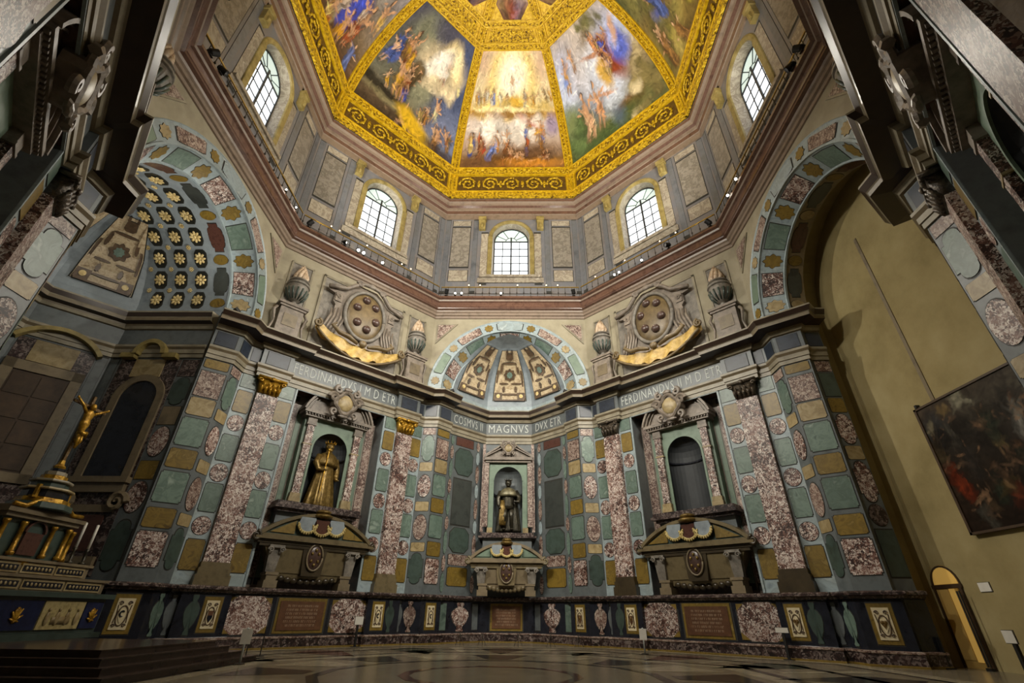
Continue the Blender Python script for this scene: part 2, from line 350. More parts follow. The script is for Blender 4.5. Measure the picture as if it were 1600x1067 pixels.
# ---------------------------------------------------------------- main entablature, dado, gallery cornice, dome cornice
ENT = [(0, 12.42), (.07, 12.42), (.07, 12.62), (.12, 12.64), (.12, 12.86), (.2, 12.98), (.2, 13.1), (.06, 13.12), (.06, 14.02), (.16, 14.06), (.24, 14.2), (.28, 14.3), (.84, 14.36), (.86, 14.52), (.9, 14.56), (1.02, 14.8), (1.02, 14.88), (0, 14.94)]
ENS = [(o if o <= .2 else .2+(o-.2)*.5, z) for o, z in ENT]
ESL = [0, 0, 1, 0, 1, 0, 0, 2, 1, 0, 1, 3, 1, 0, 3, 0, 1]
ELB = ['moulded marble entablature above the nearest left wall', 'moulded marble entablature above the left tomb wall', 'moulded marble entablature above the right tomb wall', 'moulded marble entablature above the nearest right wall', 'recessed entablature inside the altar chapel', 'recessed entablature with lettering behind the back arch']
TRIMS = []
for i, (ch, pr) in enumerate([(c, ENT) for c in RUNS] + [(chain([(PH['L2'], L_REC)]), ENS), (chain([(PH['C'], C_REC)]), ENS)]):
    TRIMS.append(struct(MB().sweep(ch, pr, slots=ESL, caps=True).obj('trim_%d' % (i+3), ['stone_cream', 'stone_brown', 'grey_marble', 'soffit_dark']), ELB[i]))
DADO = [(.36, 0), (.36, .06), (.34, .07), (.34, .40), (.38, .42), (.38, .47), (.26, .5), (.2, .52), (.2, 2.12), (.3, 2.16), (.36, 2.24), (.46, 2.28), (.46, 2.36), (.4, 2.42), (0, 2.43)]
DSL = [4, 4, 0, 1, 1, 1, 2, 2, 2, 0, 0, 0, 0, 3]
for i, ch in enumerate((CH1, CH2)):
    d = MB().sweep(ch, DADO, slots=DSL).obj('baseboard_back' if i == 0 else 'baseboard_right', ['breccia_dark', 'breccia_pink', 'black_marble', 'grey_marble', 'jasper'])
    struct(d, 'dark marble dado with breccia plinth and inlaid vases and shields')
    if i == 0: DADO_O = d
    else: DADO_R = d
def octa(ap): return [rz((-ap*TAN, ap, 0), math.radians(45*k))[:2] for k in range(0, -8, -1)]
gc = MB().sweep(octa(14), [(0, 21.25), (.08, 21.28), (.1, 21.45), (.2, 21.5), (.22, 21.66), (.3, 21.74), (.34, 21.86), (.5, 21.92), (.52, 22.0), (.56, 22.04), (.56, 22.42), (.66, 22.5), (.7, 22.62), (.86, 22.7), (.86, 22.86), (-.35, 22.9), (-.35, 23.3)], closed=True,
    slots=[1, 1, 1, 1, 1, 1, 0, 0, 0, 0, 0, 1, 0, 0, 2, 2]).obj('trim_1', ['cornice_red', 'cornice_pink', 'stone_brown'])
struct(gc, 'dark red-brown gallery cornice running round the octagon below the railing')
tc = MB().sweep(octa(14.3), [(0, 32.2), (.1, 32.22), (.1, 32.75), (.16, 32.8), (.2, 33.1), (.26, 33.14), (.3, 33.4), (.5, 33.5), (.55, 33.7), (.72, 33.8), (.76, 34.02), (.74, 34.12), (0.6, 34.16)], closed=True, slots=[1, 1, 1, 0, 1, 1, 0, 1, 1, 0, 1, 1]).obj('trim_2', ['cornice_red', 'cornice_pink'])
struct(tc, 'brownish marble cornice under the gilded dome')

# ---------------------------------------------------------------- floor
fl = MB(); fl.quad((-26, -22, 0), (26, -22, 0), (26, 26, 0), (-26, 26, 0)); floor = struct(fl.obj('floor', 'floor_base'), 'polished inlaid marble floor')
def floor_piece(poly, m): return MB().vprism(poly, .0005, .006).obj('floor_inlay', m, floor)
def band(poly0, poly1, m):
    n = len(poly0)
    for i in range(n):
        j = (i+1) % n; floor_piece([poly0[i], poly0[j], poly1[j], poly1[i]][::-1], m)
band(octa(13.45), octa(12.9), 'floor_pale'); band(octa(12.8), octa(12.6), 'floor_dark'); band(octa(10.9), octa(10.6), 'floor_dark'); band(octa(8.6), octa(8.3), 'floor_dark'); band(octa(8.25), octa(7.7), 'floor_pale')
for k in range(16):
    a = 2*PI*k/16; b = PI/16
    def pp(r, t): return (r*math.cos(t), r*math.sin(t))
    floor_piece([pp(12.2, a), pp(11.2, a+b*.5), pp(7.9, a), pp(11.2, a-b*.5)][::-1], ('floor_dark', 'floor_green', 'floor_red', 'floor_pale')[k % 4])
    floor_piece([pp(12.3, a+b*.85), pp(12.3, a+b*1.15), pp(9.2, a+b*1.06), pp(9.2, a+b*.94)][::-1], 'floor_pale')
    floor_piece([pp(7.4, a-b*.8), pp(7.4, a+b*.8), pp(5.2, a+b*.4), pp(5.2, a-b*.4)], ('floor_dark', 'floor_pale')[k % 2])
    floor_piece([pp(5.0, a-b), pp(5.0, a+b), pp(4.7, a+b), pp(4.7, a-b)], 'floor_dark'); floor_piece([pp(2.6, a-b), pp(2.6, a+b), pp(2.3, a+b), pp(2.3, a-b)], 'floor_red')
for k in range(8):
    a = PI/8+PI/4*k
    for r0, r1, wd, m in ((9.8, 10.3, .12, 'floor_dark'), (9.0, 9.35, .1, 'floor_pale')):
        floor_piece([pp(r0, a-wd), pp(r1, a), pp(r0, a+wd), pp(r0-.5, a)], m)

# ---------------------------------------------------------------- walls below the entablature and attic
STRIP = [('rect', 2.62, 2.95, None), ('cut', 3.0, 4.22, 'jasper'), ('oval', 4.42, 5.2, 'breccia'), ('cut', 5.42, 6.68, 'green_marble'), ('oval', 6.78, 7.62, 'breccia'), ('cut', 7.78, 9.06, 'green_marble'), ('oval', 9.3, 10.12, 'breccia'), ('cut', 10.3, 11.46, 'jasper'), ('rect', 11.66, 12.4, 'green_marble')]
FRONT = [('pill', 2.95, 4.55, 'green_dark'), ('cut', 4.66, 5.15, 'jasper_pale'), ('oval', 5.3, 6.74, 'breccia_pink'), ('cut', 6.96, 7.52, 'jasper_pale'), ('oval', 7.8, 9.2, 'breccia'), ('cut', 9.44, 10.0, 'jasper_pale'), ('pill', 10.1, 11.84, 'green_marble'), ('rect', 11.9, 12.35, 'breccia_pink')]
REVEAL = [('cut', 2.98, 4.3, 'breccia'), ('cut', 4.46, 5.24, 'jasper'), ('cut', 5.48, 6.78, 'green_marble'), ('cut', 6.96, 7.8, 'jasper'), ('cut', 7.98, 9.28, 'green_marble'), ('cut', 9.44, 10.3, 'jasper_pale'), ('rect', 10.4, 11.7, 'breccia_pink'), ('cut', 11.9, 12.36, 'jasper')]
def column_of(parent, p, q, u0, u1, seq):
    for sh, z0, z1, m in seq:
        if m: panel(parent, sh, p, q, u0, u1, z0, z1, m)
ZC = 15.25
def pier_panels(wl, sides):
    for sg in sides:
        if sg < 0: a, b, c = PIER
        else: c, b, a = PIER_R
        if sg < 0:
            column_of(wl, a, b, .08, .9, FRONT); column_of(wl, b, c, .1, 1.16, REVEAL)
        else:
            column_of(wl, b, a, .07, .89, FRONT); column_of(wl, c, b, .09, 1.15, REVEAL)
def arch_panels(wl):
    ms = ['jasper', 'green_pale', 'jasper_pale', 'breccia_pink', 'jasper', 'bardiglio', 'jasper', 'breccia_pink', 'jasper_pale', 'green_pale', 'jasper']
    wd = [.12, .30, .13, .34, .13, .36, .13, .34, .13, .30, .12]; tot = sum(wd); gap = (PI-tot)/12; a = gap*.9
    for i in range(11):
        a1 = a+wd[i]; ring_piece(wl, 'lobe' if wd[i] < .2 else 'cut', 4.9, ZC, 13.965, a, a1, 5.03, 5.66, ms[i]); a = a1+gap
    ms = ['jasper_pale', 'breccia', 'jasper', 'green_marble', 'jasper', 'breccia', 'jasper', 'green_marble', 'jasper', 'breccia', 'jasper_pale']
    wd = [.16, .27, .17, .29, .18, .3, .18, .29, .17, .27, .16]; tot = sum(wd); gap = (PI-tot)/12; a = gap
    for i in range(11):
        a1 = a+wd[i]; cone_piece(wl, 'rect' if i % 2 else 'lobe', a, a1, ms[i]); a = a1+gap
def cone_piece(parent, shape, a0, a1, m):
    k = ('cone', shape, a0, a1)
    if k not in ARCM:
        ac, aw = (a0+a1)/2, a1-a0
        def f(u, w, h): 
            y = 14.5+w*.8; r = 4.88-(y-14)*.68-h
            return (r*math.cos(ac-u*aw), y, ZC+r*math.sin(ac-u*aw))
        ARCM[k] = piece_mesh('soffit_inlay', shape, f)
    return stone(parent, 'marble_panel', ARCM[k], m)
def cone_band(mb, r0, y0, r1, y1, n=40):
    for i in range(n):
        a, b = PI*i/n, PI*(i+1)/n
        mb.quad((r0*math.cos(a), y0, ZC+r0*math.sin(a)), (r0*math.cos(b), y0, ZC+r0*math.sin(b)), (r1*math.cos(b), y1, ZC+r1*math.sin(b)), (r1*math.cos(a), y1, ZC+r1*math.sin(a)))
WALL = {}
def attic_spandrels(wl, k):
    for sg in (-1, 1):
        fr = MB(); x = sg*4.65
        fr.prism([(x+.95*sg*1, 20.75), (x-.65*sg, 20.75), (x+.95*sg, 19.0)] if sg < 0 else [(x-.65, 20.75), (x+.95, 19.0), (x+.95, 20.75)], 13.93, 14.0)
        o = fr.obj('spandrel_frame', 'stone_cream', wl)
        MB().prism([(x+.82*sg, 20.64), (x-.42*sg, 20.64), (x+.82*sg, 19.3)] if sg < 0 else [(x-.42, 20.64), (x+.82, 19.3), (x+.82, 20.64)], 13.9, 13.94).obj('spandrel_relief', 'breccia_pink', o)
def base_arch_wall(k):
    m = MB(); m.cur = 0
    m.archwall(-HS, HS, 14.9, 21.3, 14.0, 4.88, 14.9, ZC, n=40)
    m.cur = 1; m.sweep(PLAN[k], [(0, 0), (0, 15.0)])
    if k == 'R2': m.sweep(R_THIRD_R+PIER_R, [(0, 0), (0, 15.0)])
    m.cur = 2; cone_band(m, 4.88, 14.0, 4.2, 15.0)
    # archivolt ring proud of the plaster
    m.archsweep([(-.02, 13.97), (.86, 13.97), (.92, 13.94), (.97, 13.97), (.97, 14.02), (-.02, 14.02)], 4.88, ZC, n=40)
    m.cur = 3; m.archsweep([(-.05, 13.92), (.05, 13.92), (.05, 14.0), (-.05, 14.0)], 4.9, ZC, n=40); m.archsweep([(-.06, 14.94), (.08, 14.94), (.08, 15.04), (-.06, 15.04)], 4.2, ZC, n=40)
    wl = struct(m.obj('wall_'+FACE[k][1], ['plaster_attic', 'grey_marble' if k != 'R2' else 'grey_marble', 'bardiglio', 'bardiglio'], phi=PH[k]))
    WALL[k] = wl; pier_panels(wl, (-1, 1)); arch_panels(wl); attic_spandrels(wl, k)
    return wl
def octadome(parent, yc, ap, z0, H, facets=(-1, 0, 1)):
    """half of an octagonal vault: one shell, gores and ribs as parts"""
    sh = MB()
    def P(k, u, t, h=0):
        r = ap*math.cos(t)-h*math.cos(t); x, y = u*r*TAN, r; c, s = math.cos(-k*PI/4), math.sin(-k*PI/4)
        return (x*c-y*s, yc+x*s+y*c, z0+(H-h)*math.sin(t))
    n = 12
    for k in facets:
        for i in range(n):
            a, b = PI/2*i/n, PI/2*(i+1)/n
            sh.quad(P(k, -1, a), P(k, 1, a), P(k, 1, b), P(k, -1, b))
    o = sh.obj('vault_shell', 'vault_blue', parent)
    for k in facets:
        def f(u, w, h, k=k): return P(k, u*1.5, .62+w*1.0, h)
        stone(o, 'gore_panel', piece_mesh('gore', 'rect', f, h=.05, j=1.04), 'gore_cream')
        for (cu, ct, su, st, shp, mm) in ((0, .62, .5, .2, 'lobe', 'gore_ornament'), (0, .62, .26, .11, 'lobe', 'green_marble'), (-.55, .2, .26, .11, 'rect', 'gore_ornament'), (.55, .2, .26, .11, 'rect', 'gore_ornament'), (-.55, .2, .13, .06, 'oval', 'rosette'), (.55, .2, .13, .06, 'oval', 'rosette'), (0, 1.0, .4, .12, 'oct', 'gore_ornament'), (-.5, .75, .1, .16, 'pill', 'gore_ornament'), (.5, .75, .1, .16, 'pill', 'gore_ornament'), (0, .24, .6, .03, 'oval', 'gore_ornament'), (-.35, .45, .4, .03, 'oval', 'gore_ornament'), (.35, .45, .4, .03, 'oval', 'gore_ornament'), (0, .86, .7, .03, 'oval', 'gore_ornament'), (-.3, .34, .1, .1, 'lobe', 'gore_ornament'), (.3, .34, .1, .1, 'lobe', 'gore_ornament'), (-.25, 1.1, .12, .07, 'lobe', 'gore_ornament'), (.25, 1.1, .12, .07, 'lobe', 'gore_ornament'), (0, .12, 1.0, .02, 'rect', 'gore_ornament'), (-.68, .55, .06, .25, 'rect', 'gore_ornament'), (.68, .55, .06, .25, 'rect', 'gore_ornament')):
            hh = .2 if mm != 'gore_ornament' else .16
            def f2(u, w, h, k=k): return P(k, (cu+u*su*1.4), ct+w*st*1.3, h)
            stone(o, 'gore_ornament', piece_mesh('gore_orn', shp, f2, h=hh, j=1.0), mm)
    return o
# ---- back wall: polygonal recess with half dome
wc = base_arch_wall('C')
bnd = MB().sweep(C_REC, [(0, 14.85), (0, 15.5)]).obj('vault_band', 'bardiglio', wc)
octadome(wc, 13.4, 4.2, 15.45, 4.1)
for p, q, mir in ((C_REC[0], C_REC[1], False), (C_REC[2], C_REC[3], True)):
    Lg = 3.465
    def U(a, b): return (Lg-b, Lg-a) if mir else (a, b)
    for sh, z0, z1, m in (('rect', 11.75, 12.35, 'porphyry'), ('oct', 9.75, 11.55, 'green_dark'), ('rect', 6.5, 9.4, 'slate'), ('oct', 4.85, 6.3, 'green_dark'), ('cut', 4.1, 4.72, 'breccia_pink'), ('cut', 2.95, 3.98, 'jasper')):
        u = U(.75, 2.3); panel(wc, sh, p, q, u[0], u[1], z0, z1, m)
    for i, (z0, z1) in enumerate(((2.6, 3.6), (3.7, 4.6), (4.7, 6.0), (6.1, 6.9), (7.0, 8.3), (8.4, 9.3), (9.4, 10.6), (10.7, 11.6), (11.7, 12.35))):
        mm = ('green_marble', 'breccia_pink')[i % 2]
        u = U(.28, .55); panel(wc, 'pill', p, q, u[0], u[1], z0, z1, mm); u = U(2.62, 2.92); panel(wc, 'pill', p, q, u[0], u[1], z0, z1, ('breccia_pink', 'bardiglio')[i % 2])
# ---- left wall: altar chapel with coffered barrel vault
wl2 = base_arch_wall('L2')
m = MB(); m.cur = 0
for i in range(32):
    a, b = PI*i/32, PI*(i+1)/32
    m.quad((4.2*math.cos(a), 15.0, ZC+4.2*math.sin(a)), (4.2*math.cos(b), 15.0, ZC+4.2*math.sin(b)), (4.2*math.cos(b), 19.9, ZC+4.2*math.sin(b)), (4.2*math.cos(a), 19.9, ZC+4.2*math.sin(a)))
barrel = m.obj('barrel_vault', 'vault_blue', wl2)
bnd = MB().sweep(L_REC, [(0, 14.85), (0, 15.5)]).obj('vault_band', 'vault_blue', wl2)
octadome(wl2, 18.1, 4.2, 15.45, 4.1)
ms = ['jasper', 'slate', 'jasper', 'porphyry', 'jasper', 'slate', 'jasper', 'porphyry', 'jasper', 'slate', 'jasper']; a = .06
for i in range(11):
    wd = .13 if i % 2 == 0 else .36; soffit_piece(wl2, 'oval' if i % 2 == 0 else 'pill', 4.2, ZC, a, a+wd, 15.15, 15.95, ms[i]); a += wd+.045
ROS = MB(); ROS.ell((0, 0, 0), (.1, .06, .1), 8, 4)
for i in range(8):
    t = 2*PI*i/8; ROS.T = Matrix.Rotation(t, 4, 'Y'); ROS.ell((.2, 0, 0), (.13, .05, .075), 8, 4)
ROS.T = None; ROSM = ROS.mesh('rosette', 'rosette', True)
for j in range(11):
    ac = .16+(PI-.32)*j/10
    for i in range(3):
        yc = 16.65+i*1.12
        pc = soffit_piece(barrel, 'oct', 4.2, ZC, ac-.115, ac+.115, yc-.33, yc+.33, 'coffer_dark', 'coffer')
        r = 4.1; o = link('rosette', ROSM, barrel, loc=(r*math.cos(ac), yc, ZC+r*math.sin(ac))); o.rotation_euler = (PI/2, 0, 0)
        o.rotation_euler = Matrix(((-math.sin(ac), math.cos(ac), 0), (0, 0, -1), (math.cos(ac), math.sin(ac), 0))).transposed().to_euler() if False else (PI/2, -(ac-PI/2) , 0)
        o.rotation_euler = (0, PI/2-ac, 0); o.rotation_euler = (Matrix.Rotation(PI/2-ac, 3, 'Y') @ Matrix.Rotation(PI/2, 3, 'X')).to_euler()
        if j < 10:
            a2 = ac+(PI-.32)/20; o2 = link('boss', ROSM, barrel, loc=(4.16*math.cos(a2), yc+.56, ZC+4.16*math.sin(a2))); o2.rotation_euler = (Matrix.Rotation(PI/2-a2, 3, 'Y') @ Matrix.Rotation(PI/2, 3, 'X')).to_euler(); o2.scale = (.45, .6, .45)
# ---- right wall: unfinished plastered chapel
wr2 = base_arch_wall('R2')
PR = [(-4.2, 15.95), (-4.6, 16.0), (-4.95, 16.15), (-5.05, 16.5), (-4.98, 16.9), (-4.7, 17.1), (4.7, 17.1), (5.0, 16.8), (5.0, 16.2), (4.2, 15.95)]
m = MB(); m.sweep(PR, [(0, 0), (0, ZC)])
nA = 28
for (y0, r0, y1, r1) in ((15.95, 4.2, 16.0, 4.95), (16.0, 4.95, 17.1, 5.0)):
    for i in range(nA):
        a, b = PI*i/nA, PI*(i+1)/nA
        m.quad((r0*math.cos(a), y0, ZC+r0*math.sin(a)), (r0*math.cos(b), y0, ZC+r0*math.sin(b)), (r1*math.cos(b), y1, ZC+r1*math.sin(b)), (r1*math.cos(a), y1, ZC+r1*math.sin(a)))
m.add([(0, 17.1, ZC)]+[(5.05*math.cos(PI*i/nA), 17.1, ZC+5.05*math.sin(PI*i/nA)) for i in range(nA+1)], [(0, i+1, i+2) for i in range(nA)])
for sg in (-1, 1): m.quad((sg*4.2, 15.1, 12.4), (sg*4.2, 16.0, 12.4), (sg*4.2, 16.0, ZC+.05), (sg*4.2, 15.1, ZC+.05))
plaster = m.obj('plaster_lining', 'plaster_ochre', wr2, smooth=False)
m = MB(); cone_band(m, 4.2, 15.0, 4.2, 15.98); rb = m.obj('arch_soffit', 'stone_brown', wr2)
a = .06
for i in range(11):
    wd = .13 if i % 2 == 0 else .36; soffit_piece(wr2, 'oval' if i % 2 == 0 else 'pill', 4.2, ZC, a, a+wd, 15.14, 15.86, ['jasper', 'slate', 'jasper_pale', 'porphyry'][i % 4]); a += wd+.045
THIRD = [('rect', 2.9, 4.6, 'green_dark'), ('oval', 4.75, 5.6, 'breccia_dark'), ('pill', 5.7, 7.4, 'breccia'), ('cut', 7.5, 8.1, 'jasper_pale'), ('pill', 8.2, 9.6, 'breccia'), ('cut', 9.7, 10.4, 'jasper'), ('rect', 10.5, 11.7, 'green_dark'), ('rect', 11.8, 12.36, 'breccia_pink')]
column_of(wr2, R_THIRD[0], R_THIRD[1], .08, .8, THIRD); column_of(wr2, R_THIRD_R[0], R_THIRD_R[1], .05, .77, THIRD)
MB().box(-1.08, -.92, 17.06, 17.12, 8.9, 17.4).obj('plaster_strip', 'stone_brown', wr2)
# ---- flat tomb walls: frame of blue-grey marble with strips of inlay and a deep rectangular recess
def flat_wall(k):
    m = MB(); m.cur = 0; y = 14.0
    m.quad((-HS, y, 0), (-2.8, y, 0), (-2.8, y, 12.5), (-HS, y, 12.5)); m.quad((2.8, y, 0), (HS, y, 0), (HS, y, 12.5), (2.8, y, 12.5)); m.quad((-2.8, y, 0), (2.8, y, 0), (2.8, y, 2.4), (-2.8, y, 2.4))
    m.cur = 1; m.quad((-HS, y, 14.9), (HS, y, 14.9), (HS, y, 21.3), (-HS, y, 21.3))
    m.cur = 2; yb = 15.0
    m.quad((-2.8, y, 2.4), (-2.8, yb, 2.4), (-2.8, yb, 12.5), (-2.8, y, 12.5)); m.quad((2.8, yb, 2.4), (2.8, y, 2.4), (2.8, y, 12.5), (2.8, yb, 12.5))
    m.cur = 3; m.quad((-2.8, yb, 12.5), (2.8, yb, 12.5), (2.8, y, 12.5), (-2.8, y, 12.5)); m.quad((-2.8, y, 2.4), (2.8, y, 2.4), (2.8, yb, 2.4), (-2.8, yb, 2.4))
    m.cur = 4; m.quad((-2.8, yb, 2.4), (-.88, yb, 2.4), (-.88, yb, 12.5), (-2.8, yb, 12.5)); m.quad((.88, yb, 2.4), (2.8, yb, 2.4), (2.8, yb, 12.5), (.88, yb, 12.5)); m.quad((-.88, yb, 2.4), (.88, yb, 2.4), (.88, yb, 6.4), (-.88, yb, 6.4)); m.quad((-.88, yb, 10.7), (.88, yb, 10.7), (.88, yb, 12.5), (-.88, yb, 12.5))
    wl = struct(m.obj('wall_'+FACE[k][1], ['bardiglio', 'plaster_attic', 'grey_marble', 'cornice_red', 'stone_mauve'], phi=PH[k])); WALL[k] = wl
    p, q = (-HS, 14.0), (HS, 14.0)
    for c in (-1, 1):
        for s0, s1 in ((2.96, 3.7), (4.97, 5.72)):
            a, b = (s0, s1) if c > 0 else (-s1, -s0); column_of(wl, p, q, a+HS, b+HS, STRIP)
    # recess framing
    fr = MB(); 
    for sg in (-1, 1): fr.box(min(sg*2.8, sg*2.9), max(sg*2.8, sg*2.9), 13.95, 14.02, 2.45, 12.5)
    fr.box(-2.9, 2.9, 13.95, 14.02, 12.38, 12.5); fr.obj('recess_frame', 'bardiglio', wl)
    for sg in (-1, 1):
        panel(wl, 'rect', (-HS, 15.0), (HS, 15.0), HS+sg*2.5-.24, HS+sg*2.5+.24, 2.9, 12.1, 'breccia_pink'); panel(wl, 'rect', (-HS, 15.0), (HS, 15.0), HS+sg*2.02-.14, HS+sg*2.02+.14, 2.9, 11.4, 'green_pale')
    for sg in (-1, 1): pilaster(wl, sg*4.33, k)
    return wl
def pilaster(wl, x, k):
    sh = MB(); sh.box(x-.55, x+.55, 13.74, 14.0, 3.35, 11.5); o = sh.obj('pilaster', 'breccia', wl)
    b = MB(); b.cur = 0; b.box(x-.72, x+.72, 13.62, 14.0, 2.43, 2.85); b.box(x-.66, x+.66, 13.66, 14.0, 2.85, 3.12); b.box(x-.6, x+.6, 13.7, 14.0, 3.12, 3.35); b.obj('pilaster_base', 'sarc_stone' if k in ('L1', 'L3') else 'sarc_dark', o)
    mname = 'gilt' if k == 'L1' else 'capital_bronze'
    c = MB(); c.taper(.5, -.1, .2, 0, .75, .62, -.22); c.box(-.74, .74, -.32, .2, .78, .9)
    for i in range(5):
        xx = -.44+.22*i; c.tube([(xx, -.12, .02), (xx*1.05, -.2, .25), (xx*1.1, -.3, .34), (xx*1.1, -.27, .26)], [.08, .09, .06, .03], 6)
        if i < 4: c.tube([(xx+.11, -.14, .2), (xx*1.1+.11, -.24, .48), (xx*1.1+.12, -.33, .56), (xx*1.1+.12, -.3, .48)], [.08, .08, .05, .03], 6)
    for sg in (-1, 1):
        c.tube([(sg*(.58+.13*math.cos(t*.9)*(1-t/9)), -.3, .62+.13*math.sin(t*.9)*(1-t/9)) for t in range(8)], .055, 6)
    c.ell((0, -.33, .82), (.13, .07, .12), 8, 5)
    co = c.obj('capital', mname, o, smooth=True, loc=(x, 13.8, 11.52))
for k in ('L1', 'R1', 'L3', 'R3'): flat_wall(k)
# frieze blocks (dark stone tablets) over pilasters and piers
def frieze_blocks(tr, k, segs):
    ph = PH[k]
    for p, q, u0, u1, out in segs:
        pp_, qq_ = rz((*p, 0), ph)[:2], rz((*q, 0), ph)[:2]
        panel(tr, 'rect', pp_, qq_, u0, u1, 13.2, 13.95, 'blue_black', 'frieze_block', out=out+.06)
TR_OF = {'L3': 0, 'L1': 1, 'R1': 2, 'R3': 3}
for k in ('L1', 'R1', 'L3', 'R3'):
    frieze_blocks(TRIMS[TR_OF[k]], k, [((-5.12, 13.76), (-3.55, 13.76), .2, 1.37, 0), ((3.55, 13.76), (5.12, 13.76), .2, 1.37, 0), ((-HS, 14), (-5.12, 14), .14, .6, 0), ((5.12, 14), (HS, 14), .08, .54, 0)])
for k, ia, ib in (('C', 1, 2), ('L2', 0, 1), ('R2', 2, 3)):
    sg = [((-HS, 14), (-4.83, 14), .1, .84, 0), ((-4.83, 14), (-4.05, 14.98), .16, 1.1, 0)]; sr = [((4.05, 14.98), (4.83, 14), .15, 1.09, 0), ((4.83, 14), (HS, 14), .13, .87, 0)]
    if k == 'R2': sg.append((R_THIRD[0], R_THIRD[1], .12, .78, 0)); sr.append((R_THIRD_R[0], R_THIRD_R[1], .07, .73, 0))
    frieze_blocks(TRIMS[ia], k, sg); frieze_blocks(TRIMS[ib], k, sr)
def frieze_text(k, body, x0, x1, y=13.94, p=None, q=None, size=.9):
    me = text_mesh(body, size, .02, 1.12); me.materials.clear(); me.materials.append(MATS['letter'])
    xs = [v.co.x for v in me.vertices]; wdt = max(xs)-min(xs)
    if p is None: p, q = (x0, y), (x1, y)
    t = (Vector(q)-Vector(p)); ln = t.length; t.normalize(); c = (Vector(p)+Vector(q))/2+Vector((t.y, -t.x))*.012
    a = math.atan2(t.y, t.x)
    M4 = Matrix.Translation((c.x, c.y, 13.57)) @ Matrix.Rotation(a, 4, 'Z') @ Matrix.Rotation(PI/2, 4, 'X') @ Matrix.Diagonal((ln/wdt, 1, 1, 1))
    me.transform(M4); o = link('frieze_lettering', me, TRIMS[{'L1': 1, 'R1': 2, 'C': 5}[k]], PH[k]); o['label'] = 'pale capital letters '+body; return o
frieze_text('L1', 'FERDINANDVS I M D ETR', -3.35, 3.35); frieze_text('R1', 'FERDINANDVS II M D ETR', -3.35, 3.35)
frieze_text('C', 'COSMVS II', 0, 0, p=(-3.92, 15.35), q=(-2.0, 17.27)); frieze_text('C', 'MAGNVS', -1.55, 1.45, 17.54); frieze_text('C', 'DVX ETR', 0, 0, p=(2.0, 17.27), q=(3.75, 15.52))
# ---- wall behind the camera: closes the octagon
m = MB(); m.quad((-HS, 14, 15), (HS, 14, 15), (HS, 14, 21.3), (-HS, 14, 21.3)); m.sweep([(-HS, 14), (-4.9, 14), (-4.9, 20), (4.9, 20), (4.9, 14), (HS, 14)], [(0, 0), (0, 15)]); m.quad((-4.9, 14, 15), (4.9, 14, 15), (4.9, 20, 15), (-4.9, 20, 15))
struct(m.obj('wall_front', 'stone_mauve', phi=PI))

